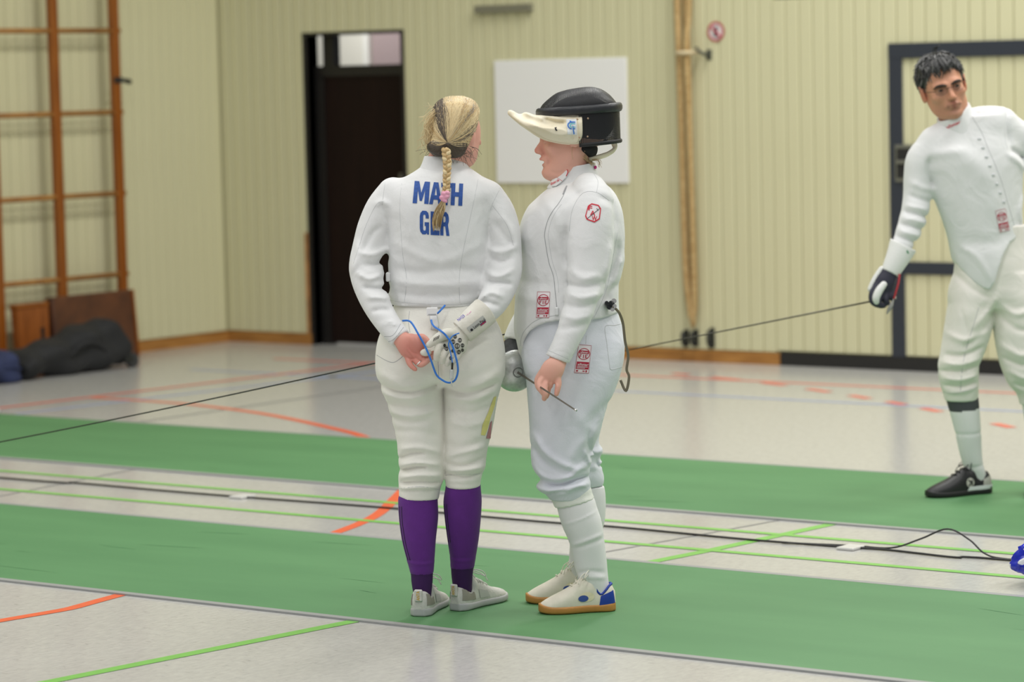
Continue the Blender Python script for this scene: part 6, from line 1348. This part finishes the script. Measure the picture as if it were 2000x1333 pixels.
    seam(SB, 'side_seam', [(1912, 600), (1900, 640), (1885, 690), (1878, 735), (1876, 765)], .0009, SEAMGREY, br); seam(SB, 'cuff_seam', [(1842, 766), (1870, 768), (1908, 756)], .0009, SEAMGREY, br)
    # ---- socks and shoes
    WS = mat('white_sock', (228, 231, 233)); DB = mat('sock_grey_band', (74, 76, 80), .9, bump=.2, bscale=200)
    for rows in ([(765, 1846, 1908, .0, .058), (780, 1848, 1911, .0, .060), (802, 1854, 1913, .0, .060), (843, 1865, 1916, .0, .054), (880, 1873, 1917.5, .004, .046), (906, 1880, 1920, .010, .042), (925, 1886, 1925, .012, .034), (948, 1894, 1926, .014, .024)], [(775, 1994, 2046, .0, .058), (800, 1998, 2050, .0, .060), (843, 2005, 2053, .0, .054), (906, 2014, 2054, .010, .042), (948, 2026, 2052, .014, .024)]):
        L_ = f.loft(rows); g = Sdf(L_.lo - .02, L_.hi + .02, .005); g.add(L_, 0)
        for v_ in (846, 912): g.fold(pr([(rows[0][1], v_ + 2), (rows[0][2] - 10, v_), (rows[0][2] + 12, v_ - 4)]), .005, -.003)
        V, Q = g.mesh(1); zb = f.L(1880, 801, 0)[2]; cn = V[Q].mean(1); band = cn[:, 2] > zb + (cn[:, 0] - f.L(1880, 801, 0)[0]) * .09
        me = quad_mesh('sock', V, Q); me.materials.append(WS); me.materials.append(DB); me.polygons.foreach_set('material_index', band.astype(np.int32)); link('sock', me, None, R)
    cs = dict(upper=mat('shoe_black', (34, 34, 36), .5, noise=.1, nscale=40), sole=mat('shoe_black_sole', (30, 30, 31), .6), lace=mat('lace_black', (24, 24, 25), .8), accent=mat('midsole_white', (226, 228, 230), .4), logo=mat('badge_grey', (196, 194, 184), .5), panel=mat('heel_grey', (180, 178, 170), .6))
    qs = f.L(1906, 940, .014); shoe(f, 202, (qs[0] + .066 * math.cos(math.radians(22)), .010 + .062 * math.sin(math.radians(22))), .292, cs, 'shoe', 'black sports shoe with round badge and white midsole', style=3); qs = f.L(2037, 940, .014); shoe(f, 250, (qs[0] + .055 * math.cos(math.radians(70)), .014 + .055 * math.sin(math.radians(70))), .280, cs, 'shoe', 'black sports shoe outside the frame', style=3)
    # ---- head
    HC = f.L(1842, 169, -.01); HM = rot(math.radians(186), math.radians(-3), math.radians(15)); neck = Tube([f.L(1853, 205, .01), f.L(1862, 228, .012), f.L(1872, 262, .01)], [.056, .056, .066], 3)
    V1, Q1, P = face_head(f, HC, HM, 1.06, False, neck=neck, h=.003, mouth=1.3)
    core = hidden_body([f.loft(torso[3:-3], .022), f.tube(larm, grow=-.02), f.tube(rarm, grow=-.02), f.loft(hip, .016), f.loft(ll[:-2], .016), f.loft(rl[:-2], .016), neck, f.tube([(1880, 770, 0, .045), (1892, 860, .003, .045), (1904, 925, .012, .02)]), f.tube([(2020, 780, 0, .045), (2030, 860, .003, .045), (2038, 925, .012, .02)])])
    lh = Sdf(f.L(2065, 545, -.12), f.L(2130, 460, .08), .004); lh.add(Ell(f.L(2096, 492, -.03), (.038, .02, .045)), 0)
    for i in range(4): lh.add(f.tube([(2084 + i * 8, 505, -.03, .010), (2084 + i * 8, 522, -.035, .009), (2083 + i * 7, 536, -.045, .008)]), .004)
    lh.add(f.tube([(2082, 488, -.04, .012), (2074, 502, -.05, .010), (2074, 514, -.05, .009)]), .006)
    V, Q = join_vq([(V1, Q1), core, lh.mesh(1)]); me = quad_mesh('body', V, Q); D_ = (104, 70, 58)
    add_colors(me, tint_fn((208, 152, 124), [(P((0, .08, -.085)), .034, (150, 112, 98), .6), (P((0, .092, -.05)), .018, (158, 112, 94), .5), (P((.035, .05, -.075)), .03, (160, 116, 98), .5), (P((-.035, .05, -.075)), .03, (160, 116, 98), .5), (P((0, .10, -.060)), .012, (146, 86, 76), .7), (P((0, .10, -.073)), .012, (150, 90, 80), .7), (P((0, .115, -.035)), .018, (208, 140, 112), .5), (P((.085, -.008, -.008)), .034, (196, 116, 94), .7), (P((-.085, -.008, -.008)), .034, (196, 116, 94), .7), (P((.031, .088, -.004)), .020, D_, .72), (P((-.031, .088, -.004)), .020, D_, .72), (P((0, .08, .055)), .05, (202, 148, 118), .3), (P((.024, .094, -.066)), .008, (110, 74, 64), .6), (P((-.024, .094, -.066)), .008, (110, 74, 64), .6)]))
    link('body', me, SKIN, R)
    HRM = mat('brow_hair', (44, 38, 34), .7); EYE = mat('eye_dark', (20, 14, 12), .5, spec=.2); SCL = mat('eye_white', (124, 100, 90), .5, spec=.2)
    for s_ in (-1, 1):
        tube('eyebrow', catmull([P((s_ * .010, .0955, .010)), P((s_ * .026, .0985, .0165)), P((s_ * .044, .088, .0155)), P((s_ * .053, .074, .007))], 4), [.0034, .0038, .004, .0044, .0046, .0046, .0046, .0044, .004, .0036, .003, .0022, .0016], HRM, R, 6)
        for nm, y, r, mt in (('eyeball', .0745, .0128, SCL), ('iris', .0815, .0080, EYE)):
            E_ = Ell(P((s_ * .031, y, -.002)), np.array([r, r * (1 if nm == 'eyeball' else .8), r]) * 1.06, HM); g = Sdf(E_.lo - .006, E_.hi + .006, .0018); g.add(E_, 0); link(nm, quad_mesh(nm, *g.mesh(0)), mt, R)
    GL = empty('glasses', (0, 0, 0), 0, R); WR = mat('glasses_wire', (58, 50, 46), .3, metal=.6)
    for s_ in (-1, 1):
        tube('rim', catmull([P((s_ * (.033 + .021 * math.cos(t)), .104 - .010 * max(0, math.cos(t)), -.004 + .0135 * math.sin(t))) for t in np.linspace(0, 2 * math.pi, 15)], 2), .0006, WR, GL, 6)
        tube('temple', [P((s_ * .054, .094, .0)), P((s_ * .074, .06, .002)), P((s_ * .080, .0, .004))], .0011, WR, GL, 6)
        lens = bpy.data.materials.get('lens_glass') or bpy.data.materials.new('lens_glass'); lens.use_nodes = True; lb = lens.node_tree.nodes['Principled BSDF']; lb.inputs['Alpha'].default_value = .02; lb.inputs['Roughness'].default_value = .05
        ring = [P((s_ * (.033 + .020 * math.cos(t)), .1035 - .010 * max(0, math.cos(t)), -.004 + .013 * math.sin(t))) for t in np.linspace(0, 2 * math.pi, 20, endpoint=False)]; link('lens', pymesh('lens', ring, [tuple(range(20))]), lens, GL)
    tube('bridge', [P((-.012, .103, .0)), P((0, .107, .003)), P((.012, .103, .0))], .0011, WR, GL, 6)
    # ---- hair
    HAIR = vcol_mat('hair', .45, 0, sss=0, spec=.5); sc = 1.06
    g = Sdf(HC - .17, HC + .18, .004); g.add(Ell(P((0, -.022, .040)), np.array([.083, .100, .086]) * sc, HM), 0)
    cutn = HM @ np.array([0, 1.0, -.62]); g.sub(Half(P((0, .052, .060)), -cutn), .012)     # forehead and face
    for s_ in (-1, 1):
        cn = HM @ np.array([s_ * .55, .55, -1.0]); g.sub(Half(P((s_ * .074, .012, .004)), -cn), .008)
    g.sub(Half(P((0, -.05, -.058)), HM @ np.array([0, -.15, 1.0])), .008)
    V, Q = g.mesh(1); me = quad_mesh('hair', V, Q); DKh, GYh = np.array(lin((40, 40, 40))[:3]), np.array(lin((134, 134, 132))[:3]); add_colors(me, lambda V: np.repeat((DKh * 1.1)[None, :], len(V), 0)); hair = link('hair', me, HAIR, R)
    bv = BVHTree.FromPolygons([tuple(q) for q in V.tolist()], [tuple(q) for q in Q.tolist()]); rg = random.Random(3); Vs, Fs, Cs = [], [], []
    nv = len(V)
    for i in range(620):
        p0 = V[rg.randrange(nv)]; loc, nr, _, _ = bv.find_nearest(Vector(p0)); n = np.array(nr); lp = HM.T @ (p0 - HC)
        fwd = HM @ np.array([rg.gauss(0, .35) + lp[0] * 3, .55 if lp[2] > .06 else -.1, -.75]); t = fwd - n * (fwd @ n); t /= np.linalg.norm(t) + 1e-9; L = rg.uniform(.018, .04); P_ = []
        for k in range(5):
            q = p0 + t * L * k / 4; l2, n2, _, _ = bv.find_nearest(Vector(q)); n2 = np.array(n2); base = np.array(l2)
            P_.append((base if k < 3 and np.linalg.norm(base - q) < .012 else q) + n2 * (.0015 + .0012 * k))
        a_, b_ = tube_geo(P_, [.0012, .0026, .0024, .0016, .0005], 4, off=len(Vs)); Vs += a_; Fs += b_; gy = rg.random(); w = .75 if (gy < .22 or (lp[2] > .10 and gy < .45)) else .12; Cs += [(DKh * (1 - w) + GYh * w) * rg.uniform(.7, 1.2)] * len(a_)
    for i in range(64):      # fringe falling on the forehead
        x = rg.uniform(-.046, .038); z0 = .094 + rg.uniform(-.008, .008); ln = rg.uniform(.018, .042) * (1.15 if x > -.01 else .8)
        P_ = catmull([P((x * .8, .055, z0 + .012)), P((x, .079, z0 - .004)), P((x + rg.gauss(0, .005), .088, z0 - .004 - ln * .5)), P((x + rg.gauss(0, .007), .088, z0 - .004 - ln))], 3); rr = [np.interp(k / (len(P_) - 1), [0, .5, 1], [.002, .0034, .0006]) for k in range(len(P_))]
        a_, b_ = tube_geo(P_, rr, 4, off=len(Vs)); Vs += a_; Fs += b_; Cs += [(DKh * .9 + GYh * (.35 if rg.random() < .2 else .04)) * rg.uniform(.7, 1.2)] * len(a_)
    for i in range(10):
        P_ = catmull([P((.0 + rg.gauss(0, .008), .02, .125)), P((rg.gauss(0, .010), .015, .140)), P((-.012 + rg.gauss(0, .008), .02, .152))], 3); a_, b_ = tube_geo(P_, .0009, 4, off=len(Vs)); Vs += a_; Fs += b_; Cs += [DKh * 1.4] * len(a_)
    me = pymesh('hair_strands', Vs, Fs, True); a = me.color_attributes.new('tint', 'FLOAT_COLOR', 'POINT'); a.data.foreach_set('color', np.concatenate([np.array(Cs), np.ones((len(Cs), 1))], 1).astype(np.float32).ravel()); link('hair_strands', me, HAIR, hair)['kind'] = 'stuff'
    # ---- glove
    GW = mat('glove_white', (228, 229, 226), .6, bump=.08, bscale=100); GN = mat('glove_navy', (46, 46, 62), .65, bump=.1, bscale=90); dg = -.11
    g = Sdf(f.L(1700, 560, -.20), f.L(1810, 455, .0), .004)
    g.add(f.tube([(1765, 478, -.080, .056), (1755, 500, -.095, .0475), (1745, 520, -.105, .0405), (1738, 534, -.110, .0355)], cut0=(.52, 0, 1), cut1=True, sq=(1, 1.2, 1)), 0); g.sub(f.tube([(1776, 454, -.07, .052), (1763, 482, -.085, .043), (1757, 498, -.095, .036)], sq=(1, 1.2, 1)), .003)
    gl = link('glove', quad_mesh('glove', *g.mesh(1)), GW, R); gl['label'] = 'white and navy fencing glove with flared cuff'; SG = Surf(f, *g.mesh(1)); decal(SG, 'green_mark', poly_bm([[(1770, 489), (1773, 490), (1775, 496), (1772, 495)]]), mat('mark_green', (40, 140, 90), .6), gl, .0016, 3)
    g = Sdf(f.L(1685, 612, -.22), f.L(1775, 520, -.03), .003); g.add(f.tube([(1739, 532, -.11, .034), (1731, 545, -.113, .034)], sq=(1, 1.3, 1)), 0); g.add(Ell(f.L(1725, 560, -.115), (.042, .026, .040), rot(0, 0, -.4)), .02)
    fin = [[(1712, 560, -.125, .0145), (1704, 574, -.135, .014), (1704, 588, -.140, .0130), (1712, 595, -.135, .012)], [(1722, 570, -.125, .014), (1716, 584, -.142, .0135), (1718, 596, -.142, .0125), (1726, 597, -.13, .011)], [(1732, 572, -.12, .013), (1730, 585, -.135, .0125), (1733, 592, -.13, .011)], [(1740, 568, -.115, .012), (1741, 579, -.125, .0115), (1744, 586, -.12, .010)]]
    for N in fin: g.add(f.tube(N), .006)
    link('glove_hand', quad_mesh('glove_hand', *g.mesh(1)), GN, gl)
    g = Sdf(f.L(1690, 605, -.24), f.L(1745, 535, -.06), .003); g.add(f.tube([(1726, 556, -.145, .013), (1717, 568, -.152, .0155), (1711, 582, -.156, .0145), (1712, 590, -.152, .011)]), 0); link('thumb_panel', quad_mesh('thumb_panel', *g.mesh(1)), GW, gl)
    g = Sdf(f.L(1690, 590, -.24), f.L(1745, 515, -.02), .003); g.add(f.tube([(1722, 526, -.105, .012), (1710, 545, -.108, .013), (1700, 565, -.112, .0115)]), 0); link('knuckle_panel', quad_mesh('knuckle_panel', *g.mesh(1)), GW, gl)
    # ---- weapon in the hand (a thing of its own)
    wa = f.L(1712, 587, -.125); EP = empty('epee', f.world(wa), YAW); tag(EP, 'long thin dark epee blade held low by the gloved man at right', 'epee')
    tipp = f.L(1213, 687, -.10) - wa; hd = f.L(1742, 581, -.115) - wa
    tube('blade', [np.zeros(3), tipp * .3, tipp * .7, tipp], [.0036, .0032, .0027, .0022], mat('blade_dark', (70, 68, 58), .4, metal=.6), EP, 5); tube('grip', [hd * -.1, hd * .5, hd], [.010, .012, .010], mat('black_plastic', (30, 32, 30)), EP, 8); tube('pommel', [hd, hd * 1.25], [.011, .009], mat('silver', (220, 220, 218)), EP, 10)
    CB = empty('body_cord', (0, 0, 0), 0, R); CB['label'] = 'red body cord with a grey plug hanging from the cuff'
    tube('cord', catmull([f.L(1757, 536, -.13), f.L(1755, 552, -.14), f.L(1750, 570, -.145), f.L(1746, 584, -.145)], 5), .0042, mat('cord_red', (168, 40, 48), .5), CB, 8); tube('plug', catmull([f.L(1746, 583, -.145), f.L(1741, 596, -.145), f.L(1735, 607, -.145), f.L(1732, 614, -.145)], 4), [.003, .003, .004, .006, .0075, .008, .0075, .007, .006, .005, .004, .003, .0015], mat('plug_grey', (150, 150, 146), .3), CB, 8)
    return f
fc = build_c()

# ------------------------------------------------------------------ reel cord, bags, stray shoe
a0 = fb.world(fb.L(1001, 650, .16)); a1 = CAM + ray(0, 848) * 11.3
dv = a1 - a0; a2 = a1 + dv * (a1[2] - .01) / (a0[2] - a1[2])
RC = empty('reel_cord', (float(a1[0]), float(a1[1]), 0)); tag(RC, 'thin black reel cord stretched across the picture behind the blond woman', 'cord')
pts = [a0 + (a2 - a0) * t - U_ * (.030 * math.sin(math.pi * t)) for t in np.linspace(0, 1, 24)]; off_ = np.array([a1[0], a1[1], 0]); pts[-1][2] = .02
tube('cord', [p - off_ for p in pts], .0024, mat('cord_black', (40, 40, 38), .5), RC, 6)

def bag(name, label, cx, cy, L, W, H, yaw, mt, seed, wheels=False):
    e = empty(name, (cx, cy, 0), yaw); tag(e, label, 'bag')
    rows = []; rg = random.Random(seed); prof = [(0, .32), (.06, .58), (.2, .66), (.4, .74), (.6, .90), (.75, 1.0), (.88, .98), (.96, .8), (1, .6)]
    for t, hh in prof: rows.append((-L / 2 + L * t, rg.uniform(-.012, .012), H * hh * .5, W * (.35 + .15 * hh) + rg.uniform(-.01, .01), H * hh * .5))
    lf = Loft(rows, 0, n=2.8); g = Sdf(lf.lo - .03, lf.hi + .03, .012); g.add(lf, 0)
    g.warp(lambda x, y, z: .012 * np.sin(x * 21 + 3 * np.sin(y * 9 + seed) + z * 16) + .008 * np.sin(x * 9 - z * 34 + seed)); g.sub(Half((0, 0, 0), (0, 0, 1)), 0)
    link('body', quad_mesh('body', *g.mesh(1)), mt, e)
    if wheels:
        for sgn in (-1, 1):
            V_, F2 = tube_geo([(L / 2 + .02, sgn * W * .38 - .016, .045), (L / 2 + .02, sgn * W * .38 + .016, .045)], .045, 18); link('wheel', pymesh('wheel', V_, F2), mat('wheel_grey', (52, 54, 56), .5), e)
            box('wheel_mount', (L / 2 - .05, sgn * W * .38 - .02, .03), (L / 2 + .02, sgn * W * .38 + .02, .075), mat('black_plastic', (30, 32, 30)), e, .006)
        tube('carry_strap', catmull([(-L * .1, -W * .46, H * .40), (0, -W * .54, H * .62), (L * .14, -W * .52, H * .60), (L * .24, -W * .50, H * .42)], 5), 1.0, mt, e, 6, flat=(.004, .018, (0, -1, 0)))
    else:
        tube('seam_piping', catmull([(-L * .3, -W * .40, H * .3), (0, -W * .45, H * .42), (L * .3, -W * .48, H * .5), (L * .46, -W * .42, H * .4)], 5), .006, mt, e, 6)
bag('wheeled_bag', 'long black wheeled fencing bag slumped in front of the brown leather pad', -12.95, 12.86, .88, .30, .29, math.radians(91), mat('bag_black', (30, 31, 33), .8, noise=.2, nscale=8, bump=.3, bscale=20), 2, True)
bag('duffel_bag', 'dark blue bag lying on the floor at the left edge', -12.93, 12.10, .58, .28, .20, math.radians(85), mat('bag_navy', (38, 48, 84), .75, noise=.15, nscale=8, bump=.3, bscale=20), 5)
class _Stub: pass
st = _Stub(); q_ = G(-2, 812); st.root = empty('sports_shoe', (float(q_[0]), float(q_[1]), .007), 0); tag(st.root, 'toe of a pale grey sports shoe cut off by the left edge', 'shoe')
shoe(st, 36.87 + 8, (-.262 * math.cos(math.radians(45)), -.262 * math.sin(math.radians(45))), .27, dict(upper=mat('shoe_pale_grey', (206, 205, 200)), sole=mat('shoe_sole_grey', (176, 177, 178)), lace=mat('lace_white', (226, 224, 216)), panel=mat('shoe_taupe', (150, 146, 136)), accent=mat('shoe_white_rubber', (226, 228, 228)), logo=mat('shoe_mesh', (190, 190, 186))), 'shoe_body', None, style=0)
bpy.context.view_layer.update()
